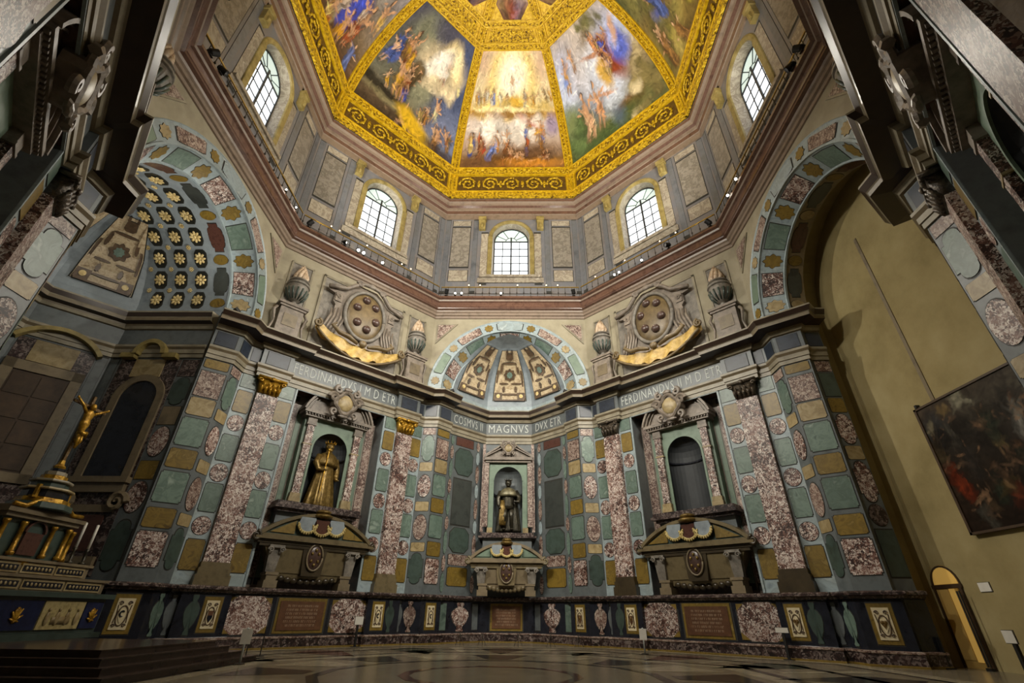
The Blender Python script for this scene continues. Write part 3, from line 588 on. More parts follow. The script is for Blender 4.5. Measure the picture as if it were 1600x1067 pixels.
# ================================================================= DRUM with windows
YW = 14.3; GZ0, GSP, GHX = 26.0, 30.1, 1.5
def drum(k, idx):
    ph = PH.get(k, PI); hs = YW*TAN; nm = FACE[k][1] if k in FACE else 'front'
    m = MB(); m.archwall(-hs, hs, 22.9, 32.3, YW, 1.62, 25.75, GSP, n=20)
    m.cur = 1
    path = [(-1.62, 25.75)] + [(1.62*math.cos(PI-PI*i/20), GSP+1.62*math.sin(PI-PI*i/20)) for i in range(21)] + [(1.62, 25.75)]
    for (x0, z0), (x1, z1) in zip(path, path[1:]+path[:1]): m.quad((x0, YW, z0), (x1, YW, z1), (x1*.93, 15.0, GSP+(z1-GSP)*.95), (x0*.93, 15.0, GSP+(z0-GSP)*.95))
    wl = struct(m.obj('wall_drum_'+nm, ['drum_wall', 'drum_vein'], phi=ph))
    if k == 'B': pass
    p, q = (-hs, YW), (hs, YW)
    for sg in (-1, 1):
        def pn(sh, a, b, z0, z1, mm, name='marble_panel', out=0): 
            a, b = (a, b) if sg > 0 else (-b, -a); return panel(wl, sh, p, q, a+hs, b+hs, z0, z1, mm, name, out)
        pn('rect', 3.62, 5.2, 26.75, 31.2, 'drum_panel'); pn('rect', 3.62, 5.2, 25.2, 26.35, 'drum_vein'); pn('rect', 3.62, 5.2, 31.45, 32.05, 'drum_vein')
        pn('rect', 2.95, 3.35, 24.2, 32.1, 'drum_grey'); pn('rect', 5.42, 5.82, 24.2, 32.1, 'drum_grey')
        pn('rect', 2.02, 2.62, 25.0, 30.5, 'drum_vein', 'window_jamb'); 
        a, b = (2.3, 2.86) if sg > 0 else (-2.86, -2.3)
        c = MB(); c.box(a, b, YW-.32, YW, 30.85, 31.9); c.box(a-.06, b+.06, YW-.42, YW, 31.9, 32.25); c.tube([(((a+b)/2)+.0, YW-.34, 30.95), ((a+b)/2, YW-.4, 31.2), ((a+b)/2, YW-.3, 31.5)], .12, 6); c.obj('window_console', 'ochre_trim', wl)
        c = MB(); c.box(a-.05, b+.05, YW-.1, YW, 32.2, 32.6); c.obj('pilaster_head', 'cornice_pink', wl)
    f = MB(); f.archsweep([(0, YW), (.04, YW-.1), (.22, YW-.16), (.34, YW-.1), (.38, YW)], 1.62, GSP, n=20)
    for sg in (-1, 1): f.box(min(sg*1.62, sg*2.0), max(sg*1.62, sg*2.0), YW-.12, YW, 25.75, GSP)
    f.obj('window_surround', 'ochre_trim', wl)
    s = MB(); s.box(-2.75, 2.75, YW-.12, YW, 25.0, 25.5); s.box(-2.6, 2.6, YW-.25, YW, 25.5, 25.75); s.obj('window_sill', 'drum_vein', wl)
    # window
    wn = struct(empty('window_%d' % idx, (0, 0, 0), ph)); yg = 14.95; hx = 1.5
    bars = MB(); bars.box(-.06, .06, yg-.08, yg, GZ0, GSP+.5); bars.box(-hx, hx, yg-.07, yg, GSP-.05, GSP+.05)
    rows = [GZ0+(GSP-GZ0)*i/5 for i in range(6)]; xs = [-hx, -hx/2, 0, hx/2, hx]
    for i in range(1, 5): bars.box(-hx, hx, yg-.03, yg, rows[i]-.032, rows[i]+.032)
    for x in (-hx/2, hx/2): bars.box(x-.03, x+.03, yg-.03, yg, GZ0, GSP)
    for i in range(1, 6):
        a = PI*i/6
        if i != 3: bars.tube([(.5*math.cos(a), yg-.02, GSP+.5*math.sin(a)), (hx*math.cos(a), yg-.02, GSP+hx*math.sin(a))], .032, 4)
    bars.archsweep([(-.02, yg-.03), (.02, yg-.03), (.02, yg), (-.02, yg)], .5, GSP, n=12)
    bars.archsweep([(-.06, yg-.06), (.04, yg-.06), (.04, yg), (-.06, yg)], hx, GSP, n=16); 
    for sg in (-1, 1): bars.box(min(sg*hx, sg*(hx-.06)), max(sg*hx, sg*(hx-.06)), yg-.06, yg, GZ0, GSP)
    bars.box(-hx, hx, yg-.06, yg, GZ0-.05, GZ0+.04); bars.obj('glazing_bars', 'lead', wn)
    def pane(v, name, mm): 
        me = bpy.data.meshes.new(name); n = len(v); me.from_pydata([(x, yg+.005, z) for x, z in v]+[(x, yg+.02, z) for x, z in v], [], [tuple(range(n)), tuple(range(2*n-1, n-1, -1))]+[(i, i+n, (i+1) % n+n, (i+1) % n) for i in range(n)]); me.materials.append(MATS[mm]); link(name, me, wn)
    for i in range(5):
        for j in range(4): pane([(xs[j]+.01, rows[i]+.01), (xs[j+1]-.01, rows[i]+.01), (xs[j+1]-.01, rows[i+1]-.01), (xs[j]+.01, rows[i+1]-.01)], 'pane', 'pane')
    for i in range(6):
        a, b = PI*i/6, PI*(i+1)/6; st = [a+(b-a)*j/4 for j in range(5)]
        pane([(.51*math.cos(t), GSP+.51*math.sin(t)) for t in st[::-1]] + [(1.49*math.cos(t), GSP+1.49*math.sin(t)) for t in st], 'pane', 'pane_green')
    pane([(.49*math.cos(PI*j/10), GSP+.49*math.sin(PI*j/10)) for j in range(11)], 'pane', 'pane_green')
for i, k in enumerate(('C', 'L1', 'R1', 'L2', 'R2', 'L3', 'R3', 'B')): drum(k, i+1)

# ================================================================= DOME
DR, DZ, DH = 13.5, 34.1, 17.0
def D(u, t, h=0, absw=None):
    ap = DR*math.cos(t); x = u*ap*TAN if absw is None else u*(ap*TAN-absw)
    return (x, ap-h*math.cos(t), DZ+DH*math.sin(t)-h*math.sin(t))
m = MB()
for k in range(8):
    m.T = Matrix.Rotation(k*PI/4, 4, 'Z')
    for i in range(24):
        a, b = 1.5*i/24, 1.5*(i+1)/24
        m.quad(D(-1, a), D(1, a), D(1, b), D(-1, b))
m.T = None; m.add([(1.2*math.cos(2*PI*i/8+PI/8), 1.2*math.sin(2*PI*i/8+PI/8), DZ+DH*.998) for i in range(8)], [tuple(range(8))])
ceil = struct(m.obj('ceiling', 'gold_plain'), 'gilded octagonal dome with painted fields')
def dome_grid(u0, u1, t0, t1, h, absw, nu, nt, mm, name, parent, phi, bevel=True):
    g = MB()
    for j in range(nt):
        for i in range(nu):
            ua, ub = u0+(u1-u0)*i/nu, u0+(u1-u0)*(i+1)/nu; ta, tb = t0+(t1-t0)*j/nt, t0+(t1-t0)*(j+1)/nt
            g.quad(D(ua, ta, h, absw), D(ub, ta, h, absw), D(ub, tb, h, absw), D(ua, tb, h, absw))
    if bevel:
        for ta in (t0, t1): g.quad(D(u0, ta, h, absw), D(u1, ta, h, absw), D(u1, ta, 0, absw), D(u0, ta, 0, absw))
    return g.obj(name, mm, parent, phi)
def spiral(mb, cu, ct, r, sgn, ph0, absw):
    ap = DR*math.cos(ct); pts = []
    for i in range(26):
        q = i/25; a = ph0+sgn*q*3.6*PI; rr = r*(1-q*.86); x = cu+rr*math.cos(a); t = ct+rr*math.sin(a)/DH*1.02
        pts.append(D(x/(DR*math.cos(t)*TAN), t, .1))
    mb.tube(pts, [.1*(1-.5*i/25) for i in range(26)], 5)
    for i in range(0, 20, 2):
        mb.ell(pts[i], (.17, .1, .13), 6, 4)
for kk in range(-4, 4):
    ph = kk*PI/4; vis = abs(kk) <= 2
    # rib on the corner to the right of this face
    r = MB()
    for face_, sg in ((0, 1), (-1, -1)):
        r.T = Matrix.Rotation(ph+face_*PI/4, 4, 'Z')
        for i in range(26):
            a, b = 1.42*i/26, 1.42*(i+1)/26
            def E(t, w, h): return D(sg*(1-w/(DR*math.cos(t)*TAN)), t, h)
            prof = [(.48, 0), (.48, .16), (.38, .2), (.34, .12), (.1, .12), (.06, .2), (0, .2)]
            for ip, ((w0, h0), (w1, h1)) in enumerate(zip(prof, prof[1:])):
                r.cur = 0 if ip == 3 else 1; q = (E(a, w0, h0), E(b, w0, h0), E(b, w1, h1), E(a, w1, h1)); r.quad(*(q if sg < 0 else q[::-1]))
    r.T = None; r.obj('rib', ['gold', 'gold_plain'], ceil)
    for name, t0, t1, h, mm in (('lower_moulding', 0, .038, .22, 'gold'), ('upper_moulding', .163, .208, .2, 'gold'), ('head_moulding', .955, .985, .2, 'gold'), ('band_moulding', 1.085, 1.115, .2, 'gold')):
        dome_grid(-1, 1, t0, t1, h, 0, 2, 2, mm, name, ceil, ph)
    for t0 in (.036, .158, .206, .95, .985, 1.08, 1.112): dome_grid(-1, 1, t0, t0+.008, .26, 0, 2, 1, 'gold_plain', 'bead_moulding', ceil, ph)
    fz = dome_grid(-1, 1, .044, .158, .03, .55, 2, 2, 'gold_dark', 'frieze_field', ceil, ph, False)
    if vis:
        s = MB()
        for i in range(5):
            cu = -4.05+2.02*i; spiral(s, cu, .102, .78, 1 if i % 2 else -1, PI if i % 2 == 0 else 0, .8)
            if i < 4: s.ell(D((cu+1.01)/(DR*math.cos(.1)*TAN), .102, .08), (.16, .1, .5), 8, 4)
        s.obj('scroll_relief', 'gold', fz, smooth=True)
        dome_grid(-1, 1, 1.0, 1.075, .03, .75, 2, 2, 'gold', 'band_field', ceil, ph, False)
# ---- painted fields: generic figure scenes in matching colours
def vnoise(nv, nu, f, rs):
    g = rs.rand(f+2, f+2); y = np.linspace(0, f, nv); x = np.linspace(0, f, nu); yi = y.astype(int); xi = x.astype(int); fy = (y-yi)[:, None]; fx = (x-xi)[None, :]
    fy = fy*fy*(3-2*fy); fx = fx*fx*(3-2*fx)
    a, b, c, d = g[yi][:, xi], g[yi][:, xi+1], g[yi+1][:, xi], g[yi+1][:, xi+1]
    return (a*(1-fx)+b*fx)*(1-fy)+(c*(1-fx)+d*fx)*fy
def canvas(nu, nv, grad, blobs, seed, warp=.05, grain=.12):
    rs = np.random.RandomState(seed); V, U = np.meshgrid(np.linspace(0, 1, nv), np.linspace(-1, 1, nu), indexing='ij')
    wu = (vnoise(nv, nu, 9, rs)-.5)*warp*2+(vnoise(nv, nu, 24, rs)-.5)*warp; wv = (vnoise(nv, nu, 9, rs)-.5)*warp+(vnoise(nv, nu, 24, rs)-.5)*warp*.5
    U2, V2 = U+wu, V+wv; col = np.zeros((nv, nu, 3)); ks = [g[0] for g in grad]; cs = np.array([lin(g[1])[:3] for g in grad])
    for c in range(3): col[..., c] = np.interp(V2, ks, cs[:, c])
    for (u, v, ru, rv, ang, c, al, soft) in blobs:
        ca, sa = math.cos(math.radians(ang)), math.sin(math.radians(ang)); du, dv = (U2-u)*.78, (V2-v); x = (du*ca+dv*sa)/(ru*.78); y = (-du*sa+dv*ca)/rv
        d = np.sqrt(x*x+y*y); m_ = np.clip((1+soft-d)/(2*soft), 0, 1)*al; m_ = m_[..., None]; col = col*(1-m_)+np.array(lin(c)[:3])*m_
    for _ in range(1400):
        ci, cj = rs.randint(nv), rs.randint(nu); L_, W_ = rs.uniform(3, 9), rs.uniform(1, 2.4); t_ = rs.uniform(0, PI); R0 = int(L_)+2
        i0, i1, j0, j1 = max(0, ci-R0), min(nv, ci+R0), max(0, cj-R0), min(nu, cj+R0); yy, xx = np.mgrid[i0:i1, j0:j1]; dx, dy = xx-cj, yy-ci
        d = ((dx*math.cos(t_)+dy*math.sin(t_))/L_)**2+((-dx*math.sin(t_)+dy*math.cos(t_))/W_)**2; m_ = np.clip(1.4-d, 0, 1)[..., None]*.6
        col[i0:i1, j0:j1] = col[i0:i1, j0:j1]*(1-m_)+np.clip(col[ci, cj]*rs.uniform(.55, 1.5), 0, .95)*m_
    n = 1+grain*2*(.4*vnoise(nv, nu, 14, rs)+.35*vnoise(nv, nu, 40, rs)+.25*vnoise(nv, nu, 90, rs)-.5)
    return np.clip(col*n[..., None], 0, 1)
def shift(c, k):
    h = c.lstrip('#'); r = [max(0, min(255, int(int(h[i:i+2], 16)*k))) for i in (0, 2, 4)]; return '#%02x%02x%02x' % tuple(r)
def fig(u, v, h, ang, robe, skin='#c79a74', hair='#4a3423', arm=0, shade='#3a2a1c'):
    a = math.radians(ang); ux, vx = -math.sin(a), math.cos(a); rs = random.Random(int(u*977+v*7919+h*313))
    P_ = lambda k, s=0: (u+ux*k*h*1.25+math.cos(a)*s*h*1.25, v+vx*k*h+math.sin(a)*s*h); o = []
    def e(k, s_, ru, rv, da, c, al=.95, sf=.18): p = P_(k, s_); o.append((p[0], p[1], h*ru, h*rv, ang+da, c, al, sf))
    e(0, .06, .36, .55, 0, shade, .5, .5)
    lean = rs.uniform(-12, 12); sd = rs.choice((-1, 1))
    if arm:
        for sg in (-1, 1): e(-.3, sg*.08, .07, .2, sg*rs.uniform(4, 16), shift(skin, .9)); e(-.48, sg*.12, .05, .12, sg*rs.uniform(-14, 6), shift(skin, .78))
        e(-.12, 0, .19, .15, lean, robe); e(-.16, sd*.12, .1, .28, sd*18, shift(robe, .85)); e(.12, 0, .14, .2, lean*.5, skin); e(.1, .05*sd, .05, .17, lean, shift(skin, .72), .6, .4)
    else:
        e(-.22, 0, .25, .34, 0, robe); e(-.36, sd*.12, .2, .2, sd*16, shift(robe, .86)); e(.1, 0, .17, .26, lean*.5, shift(robe, 1.08)); e(-.05, -sd*.14, .1, .4, -sd*10, shift(robe, .7))
    for j in range(4):
        s_ = -.15+.1*j; e(-.22, s_*1.2, .022, .26, -s_*60, shift(robe, 1.35 if j % 2 else .55), .65, .5)
    for sg in (-1, 1):
        up = rs.uniform(20, 75) if arm else rs.uniform(15, 50); e(.2, sg*.2, .05, .13, -sg*up*.7, shift(skin, 1 if arm else .95) if arm else shift(robe, .9)); q = rs.uniform(-.05, .18); e(.14+q, sg*.34, .04, .12, -sg*(up+rs.uniform(0, 50)), skin)
    e(.34, 0, .05, .06, 0, shift(skin, .85)); e(.44, .0, .095, .095, 0, hair); e(.43, sd*.025, .066, .075, 0, shift(skin, 1.06))
    return o
def crowd(u0, u1, v0, v1, n, h, pal, seed, shade='#3a2a1c'):
    rs = random.Random(seed); o = []
    for i in range(n):
        t = (i+.5)/n; v = v1-(v1-v0)*t; o += fig(rs.uniform(u0, u1), v, h*rs.uniform(.75, 1.2), rs.uniform(-28, 28), rs.choice(pal), rs.choice(('#c79a74', '#b5845c', '#d6ae88')), arm=rs.random() < .5, shade=shade)
    return o
def puffs(u0, u1, v0, v1, n, c, seed, r=.12, al=.7):
    rs = random.Random(seed); return [(rs.uniform(u0, u1), rs.uniform(v0, v1), r*rs.uniform(.5, 1.3), r*.5*rs.uniform(.5, 1.3), rs.uniform(-30, 30), shift(c, rs.uniform(.8, 1.15)), al, .5) for _ in range(n)]
PNT = {}
def blob(*a): return [a]
c_ = [(0, .38, 1.2, .08, 0, '#b9783a', .0, .3)]
PNT['C'] = ([(0, '#8a5f33'), (.1, '#7b5a30'), (.22, '#b39a86'), (.42, '#cfc0b4'), (.5, '#b58f3c'), (.6, '#e0cfa4'), (1, '#d8c2a0')],
    blob(0, .8, .62, .24, 0, '#f0d060', .9, .35)+blob(0, .8, .42, .19, 0, '#fff6dc', 1, .35)+blob(.9, .9, .3, .1, 30, '#c9a98f', .7, .6)+blob(-.9, .92, .3, .1, -30, '#c9a98f', .7, .6)
    +fig(0, .72, .16, 0, '#efe6d4', arm=1)+blob(0, .58, .3, .05, 0, '#d7a92c', .9, .3)
    +sum([fig(x, .62+.02*math.sin(x*9), .13, 0, c) for x, c in ((-.8, '#8d7a4a'), (-.62, '#e8e2d2'), (-.45, '#7f8fc4'), (-.28, '#d9d2bd'), (.34, '#e6dcc4'), (.5, '#b98a3d'), (.66, '#d5c39a'), (.82, '#8a7454'))], [])
    +crowd(-.95, .95, .57, .66, 14, .1, ['#e8e2d2', '#d9c9a0', '#8f9cc8', '#c99a52', '#b5a58a'], 3)+puffs(-.9, .9, .5, .56, 16, '#e6c878', 4)+blob(0, .49, 1.0, .03, 0, '#8c5f2c', .8, .5)+blob(-.2, .53, .8, .02, 0, '#fbe9b0', .8, .5)
    +blob(-.1, .34, .7, .08, 0, '#e9e2da', .8, .5)+fig(.55, .38, .24, -15, '#d79a2e', arm=1)+blob(.38, .42, .22, .03, -20, '#a83c22', .9, .4)+blob(.85, .4, .16, .09, 30, '#8c7a9c', .8, .4)
    +fig(-.62, .24, .22, 8, '#b9432a')+fig(-.82, .22, .18, -8, '#4d5a9c')+fig(-.4, .22, .2, -12, '#c8b6d8', arm=1)+blob(-.35, .2, .07, .05, 0, '#8fa6e0', .9, .4)+fig(-.1, .22, .16, 10, '#b79a74', arm=1)
    +puffs(-.6, .6, .28, .44, 16, '#e2d8cc', 5)+crowd(-.95, .1, .14, .3, 9, .15, ['#b9803f', '#8a5a38', '#c8b6a8', '#a0522d', '#6b7bb5', '#d5b36a', '#8d7a4a'], 6)+crowd(.1, .95, .16, .42, 7, .12, ['#b9803f', '#8a5a38', '#c8b6a8', '#a0522d', '#6b7bb5', '#d5b36a', '#8d7a4a'], 7)+blob(.2, .12, .7, .09, 6, '#5a3a1c', .85, .4)+crowd(-.3, .9, .03, .14, 8, .13, ['#7b4a2a', '#b9703a', '#5a3a28', '#d08a3a'], 8)+blob(.35, .06, .5, .04, 0, '#d08a2a', .7, .5)+fig(.1, .1, .12, 80, '#b9803f', arm=1)+fig(.65, .12, .14, -70, '#7b4a2a', arm=1)+blob(-.8, .06, .3, .06, 0, '#6a4a2f', .8, .5))
PNT['L1'] = ([(0, '#3d3024'), (.15, '#5a4a36'), (.35, '#6b6a5a'), (.6, '#5a5b57'), (1, '#4b4a58')],
    blob(.8, .5, .5, .55, 0, '#4a5577', .95, .3)+blob(.75, .2, .5, .2, 0, '#7d86a3', .7, .5)+blob(-.4, .75, .4, .22, -15, '#7d7f68', .9, .4)+blob(-.1, .55, .3, .3, 10, '#8f8f74', .8, .4)+blob(0, .92, .4, .1, 0, '#4b4a58', .8, .4)
    +blob(.2, .66, .62, .16, 8, '#cdbb9a', .95, .4)+blob(.35, .6, .5, .09, 14, '#e3d3ac', .9, .4)+blob(.48, .74, .3, .16, 0, '#ecd596', .9, .4)+blob(.55, .78, .2, .1, 0, '#f4e8bc', .9, .4)
    +puffs(-.2, .75, .52, .72, 26, '#d9c8a4', 9)+fig(.4, .7, .26, -8, '#efe8dc', arm=1)+blob(.2, .72, .26, .08, 20, '#f2ede4', .9, .4)+blob(.1, .62, .34, .05, 10, '#f6f0e2', .8, .4)+blob(.82, .6, .05, .04, 0, '#ded49a', 1, .3)
    +fig(-.78, .6, .3, 18, '#4a5c9c', shade='#1e1710')+fig(-.5, .62, .34, 14, '#8f4a22', shade='#1e1710', arm=1)+fig(-.45, .4, .34, 10, '#c0932a', shade='#1e1710', arm=1)+fig(-.25, .34, .26, -6, '#3f4a9a', shade='#1e1710', arm=1)+blob(-.2, .52, .16, .1, 0, '#4f4a3c', .9, .2)+blob(-.2, .52, .12, .075, 0, '#75603f', .9, .3)
    +crowd(-.9, -.2, .3, .66, 9, .2, ['#8f4a22', '#c0932a', '#4a5c9c', '#5a4a30', '#7a5a34'], 12, '#1e1710')+crowd(.1, .9, .08, .3, 8, .14, ['#9c6f3a', '#7a6a4a', '#b59a5a', '#5a4a5a'], 13, '#2a1c10')+blob(-.6, .2, .7, .05, -8, '#26221a', .9, .3)+blob(-.2, .14, .8, .03, -4, '#8f8560', .7, .4)+fig(.45, .36, .22, -20, '#d8cf9a', arm=1)+fig(-.1, .08, .3, 60, '#c9a31e', shade='#2a1c10', arm=1)+blob(.1, .1, .4, .07, -12, '#d0a820', .95, .3)+fig(.6, .14, .22, -30, '#9c6f3a', arm=1, shade='#2a1c10')+fig(.8, .2, .18, 30, '#8a5a38', arm=1)+blob(.75, .05, .4, .05, 0, '#3a2c20', .8, .5))
PNT['R1'] = ([(0, '#4d5a3a'), (.15, '#6d6f44'), (.35, '#a9b3c4'), (.55, '#c8d2ec'), (.75, '#b9c4ea'), (1, '#b5aaa0')],
    blob(-.1, .8, .5, .25, 30, '#c3b6a8', .8, .5)+blob(.1, .5, .4, .25, 0, '#d9e0f2', .9, .5)+blob(.85, .3, .45, .3, 40, '#8f7d52', .95, .35)+blob(.6, .24, .5, .06, 48, '#c9b78a', .9, .4)+blob(.9, .12, .5, .14, 30, '#4f5a34', .9, .4)+blob(-.8, .22, .35, .22, 0, '#55653c', .95, .35)+blob(-.9, .38, .2, .12, 0, '#7f8a58', .8, .5)
    +fig(.3, .66, .4, 8, '#8f4a30')+blob(.42, .58, .2, .2, 15, '#8c4226', .95, .3)+blob(.15, .5, .14, .13, 10, '#d0a53a', .95, .3)+fig(.52, .7, .26, -10, '#c98a5a')+blob(.66, .62, .22, .13, 30, '#5566c8', .95, .35)+blob(.6, .68, .1, .08, 0, '#aab8ee', .8, .4)+blob(.75, .74, .2, .04, 40, '#c9a080', .9, .4)+blob(.0, .68, .22, .02, -10, '#a87450', .9, .4)
    +fig(-.72, .72, .26, 0, '#c9973a', arm=1)+fig(-.45, .78, .2, 10, '#b99a78', arm=1)+blob(-.78, .66, .08, .03, 0, '#7f9ae0', .9, .4)+blob(.2, .9, .35, .05, 25, '#7d6b4a', .8, .5)+blob(.35, .93, .2, .05, 0, '#6d6a3c', .8, .4)
    +crowd(.1, .75, .5, .8, 6, .17, ['#8c4226', '#c98a5a', '#5566c8', '#b9a06a'], 14)+puffs(-.9, -.5, .1, .36, 22, '#56683e', 15, .1)+puffs(.5, 1, .05, .4, 26, '#7a6e44', 16, .12)+puffs(0, .7, .86, .97, 14, '#6d6a44', 17, .08)+fig(-.5, .3, .38, 3, '#d3a884', arm=1)+fig(-.22, .34, .36, -8, '#bd8a62', arm=1)+blob(0, .36, .2, .015, -10, '#bd8a62', .9, .4)+blob(.35, .16, .32, .07, 12, '#6d4f28', .95, .3)+blob(.55, .24, .14, .05, 0, '#d9c9a0', .9, .4)+blob(-.2, .06, .8, .07, 8, '#4a5a32', .9, .4)+blob(.1, .14, .12, .08, 0, '#5b6a8a', .5, .5))
PNT['L2'] = ([(0, '#5a3f2a'), (.3, '#7d6a52'), (.6, '#938c84'), (1, '#8a8590')],
    fig(.2, .45, .6, 5, '#3f4fc8')+blob(.25, .35, .3, .2, 10, '#4658d2', .95, .3)+fig(.55, .36, .4, -8, '#a8502a', arm=1)+fig(.35, .18, .34, 6, '#c8912a', arm=1)+fig(-.4, .4, .5, -6, '#8a4a2a')+fig(.8, .6, .3, 15, '#c4a25a', arm=1)+blob(.05, .4, .05, .5, 14, '#c9b98a', .9, .3)+fig(-.1, .3, .4, 4, '#b59a70', arm=1)+blob(-.5, .75, .6, .2, 0, '#a59a94', .8, .5)+fig(.1, .06, .2, 40, '#b5702a', arm=1)+blob(-.7, .12, .3, .1, 0, '#3a2a1c', .8, .4)+crowd(-.9, .9, .1, .6, 14, .22, ['#b9803f', '#8a5a38', '#c8b6a8', '#a0522d', '#6b7bb5', '#d5b36a', '#8d7a4a'], 18))
PNT['R2'] = ([(0, '#6d5a30'), (.3, '#8f7d42'), (.6, '#6f5f3a'), (1, '#5a4d30')],
    fig(-.2, .5, .6, -50, '#c08a5a', arm=1)+blob(-.1, .56, .5, .12, -40, '#c99a68', .9, .4)+fig(-.62, .3, .4, 10, '#a89a3c', arm=1)+blob(-.6, .42, .1, .08, 0, '#5568c8', .9, .3)+blob(.3, .6, .4, .3, 0, '#6b5a3c', .8, .5)+fig(.5, .4, .5, 20, '#8f6a3c', arm=1)+blob(-.5, .16, .5, .1, 30, '#b5a55a', .8, .4)+blob(-.7, .8, .4, .2, 0, '#4c5a3c', .8, .5)+blob(.1, .8, .3, .12, 0, '#c4b84a', .8, .4)+fig(.2, .2, .3, -10, '#7d4a2a', arm=1)+puffs(-.9, .9, .1, .95, 40, '#6f6a3c', 19, .14)+crowd(-.9, .6, .1, .7, 9, .25, ['#c08a5a', '#a89a3c', '#8f6a3c', '#5568a8'], 20))
PNT['X'] = ([(0, '#5a3a2a'), (.4, '#8a6a50'), (1, '#a89888')], fig(-.1, .42, .7, 0, '#8a3f28')+fig(.35, .4, .6, 10, '#5a5a7a')+fig(-.5, .4, .5, -10, '#8a7a4a')+blob(.5, .8, .4, .2, 0, '#c9c4c8', .8, .5))
pm = bpy.data.materials.new('fresco_paint'); pm.use_nodes = True; nt = pm.node_tree; at = nt.nodes.new('ShaderNodeVertexColor'); at.layer_name = 'Col'
bs = nt.nodes['Principled BSDF']; bs.inputs['Roughness'].default_value = .6; bs.inputs['Specular IOR Level'].default_value = .15; nt.links.new(at.outputs[0], bs.inputs['Base Color']); MATS['fresco_paint'] = pm
om = pm.copy(); om.name = 'oil_paint'; om.node_tree.nodes['Principled BSDF'].inputs['Roughness'].default_value = .35; MATS['oil_paint'] = om
def painted(name, key, nu, nv, f, mm, parent, phi, seed, warp=.05, grain=.12):
    col = canvas(nu, nv, PNT[key][0], PNT[key][1], seed, warp, grain)
    v = [f(-1+2*i/(nu-1), j/(nv-1)) for j in range(nv) for i in range(nu)]
    fs = [(j*nu+i, j*nu+i+1, (j+1)*nu+i+1, (j+1)*nu+i) for j in range(nv-1) for i in range(nu-1)]
    me = bpy.data.meshes.new(name); me.from_pydata(v, [], fs); ca = me.color_attributes.new('Col', 'FLOAT_COLOR', 'POINT')
    ca.data.foreach_set('color', np.concatenate([col.reshape(-1, 3), np.ones((nu*nv, 1))], 1).astype(np.float32).ravel()); me.materials.append(MATS[mm]); me.update()
    return link(name, me, parent, phi)
for i, k in enumerate(('C', 'L1', 'R1', 'L2', 'R2')):
    o = painted('fresco', k, 230, 250, lambda u, v: D(u, .208+v*(.957-.208), .05, .46), 'fresco_paint', ceil, PH[k], 11+i, .035, .22)
    o['label'] = {'C': 'painted field with a white glory over crowded clouds', 'L1': 'painted night scene with a pale radiant cloud', 'R1': 'painted blue sky with a red-brown robed group', 'L2': 'painted field with a large blue robe', 'R2': 'painted field with pale figures on olive ground'}[k]
    # next tier: small painted field between gilded corner triangles
    o = painted('fresco', 'X', 60, 50, lambda u, v: D(u, 1.125+v*.22, .05, max(.45, 1.6-1.15*v/.4)), 'fresco_paint', ceil, PH[k], 31+i)

# ================================================================= MONUMENTS
def volute(mb, cx, y, cz, r, sgn=1, turns=1.6, th=.06, start=0):
    pts = [(cx+sgn*r*(1-.8*i/18)*math.cos(start+turns*2*PI*i/18), y-.02*i/18, cz+r*(1-.8*i/18)*math.sin(start+turns*2*PI*i/18)) for i in range(19)]
    mb.tube(pts, [th*(1-.4*i/18) for i in range(19)], 6)
def niche(mb, hx, z0, sp, y, depth, n=14):
    for i in range(n):
        a, b = PI*i/n, PI*(i+1)/n
        p = lambda t: (hx*math.cos(t), y+depth*math.sin(t))
        mb.quad((*p(a), z0), (*p(b), z0), (*p(b), sp), (*p(a), sp))
        for j in range(5):
            c, d = PI/2*j/5, PI/2*(j+1)/5
            q = lambda t, e: (hx*math.cos(t)*math.cos(e), y+depth*math.sin(t)*math.cos(e), sp+hx*math.sin(e))
            mb.quad(q(a, c), q(b, c), q(b, d), q(a, d))
    mb.add([(hx*math.cos(PI*i/n), y+depth*math.sin(PI*i/n), z0) for i in range(n+1)], [tuple(range(n+1))])
def cartouche(root, x, y, z, s, face='jasper_pale', mm='stone_mauve'):
    c = MB()
    pts = [((.62+.1*math.cos(4*t))*math.cos(t), (.68+.06*math.cos(4*t))*math.sin(t)) for t in [2*PI*i/24 for i in range(24)]]
    c.prism([(x+s*a, z+s*b) for a, b in pts], y-.12*s, y+.3*s)
    c.tube([(x+s*a*.86, y-.14*s, z+s*b*.86) for a, b in pts+pts[:1]], .1*s, 6)
    for sg in (-1, 1):
        volute(c, x+sg*s*.68, y-.12*s, z+s*.2, .26*s, sg, 1.3, .13*s); volute(c, x+sg*s*.5, y-.12*s, z+s*.68, .22*s, -sg, 1.2, .12*s, PI/2); volute(c, x+sg*s*.55, y-.12*s, z-s*.55, .2*s, sg, 1.2, .1*s, -PI/2)
    c.ell((x, y-.15*s, z+s*.78), (.26*s, .12*s, .14*s), 8, 5); c.ell((x, y-.12*s, z-s*.72), (.3*s, .1*s, .1*s), 8, 5)
    o = c.obj('cartouche', mm, root, smooth=False)
    d = MB(); d.ell((x, y-.1*s, z+.02*s), (.44*s, .14*s, .46*s), 16, 8); d.obj('cartouche_field', face, o, smooth=True)
    return o
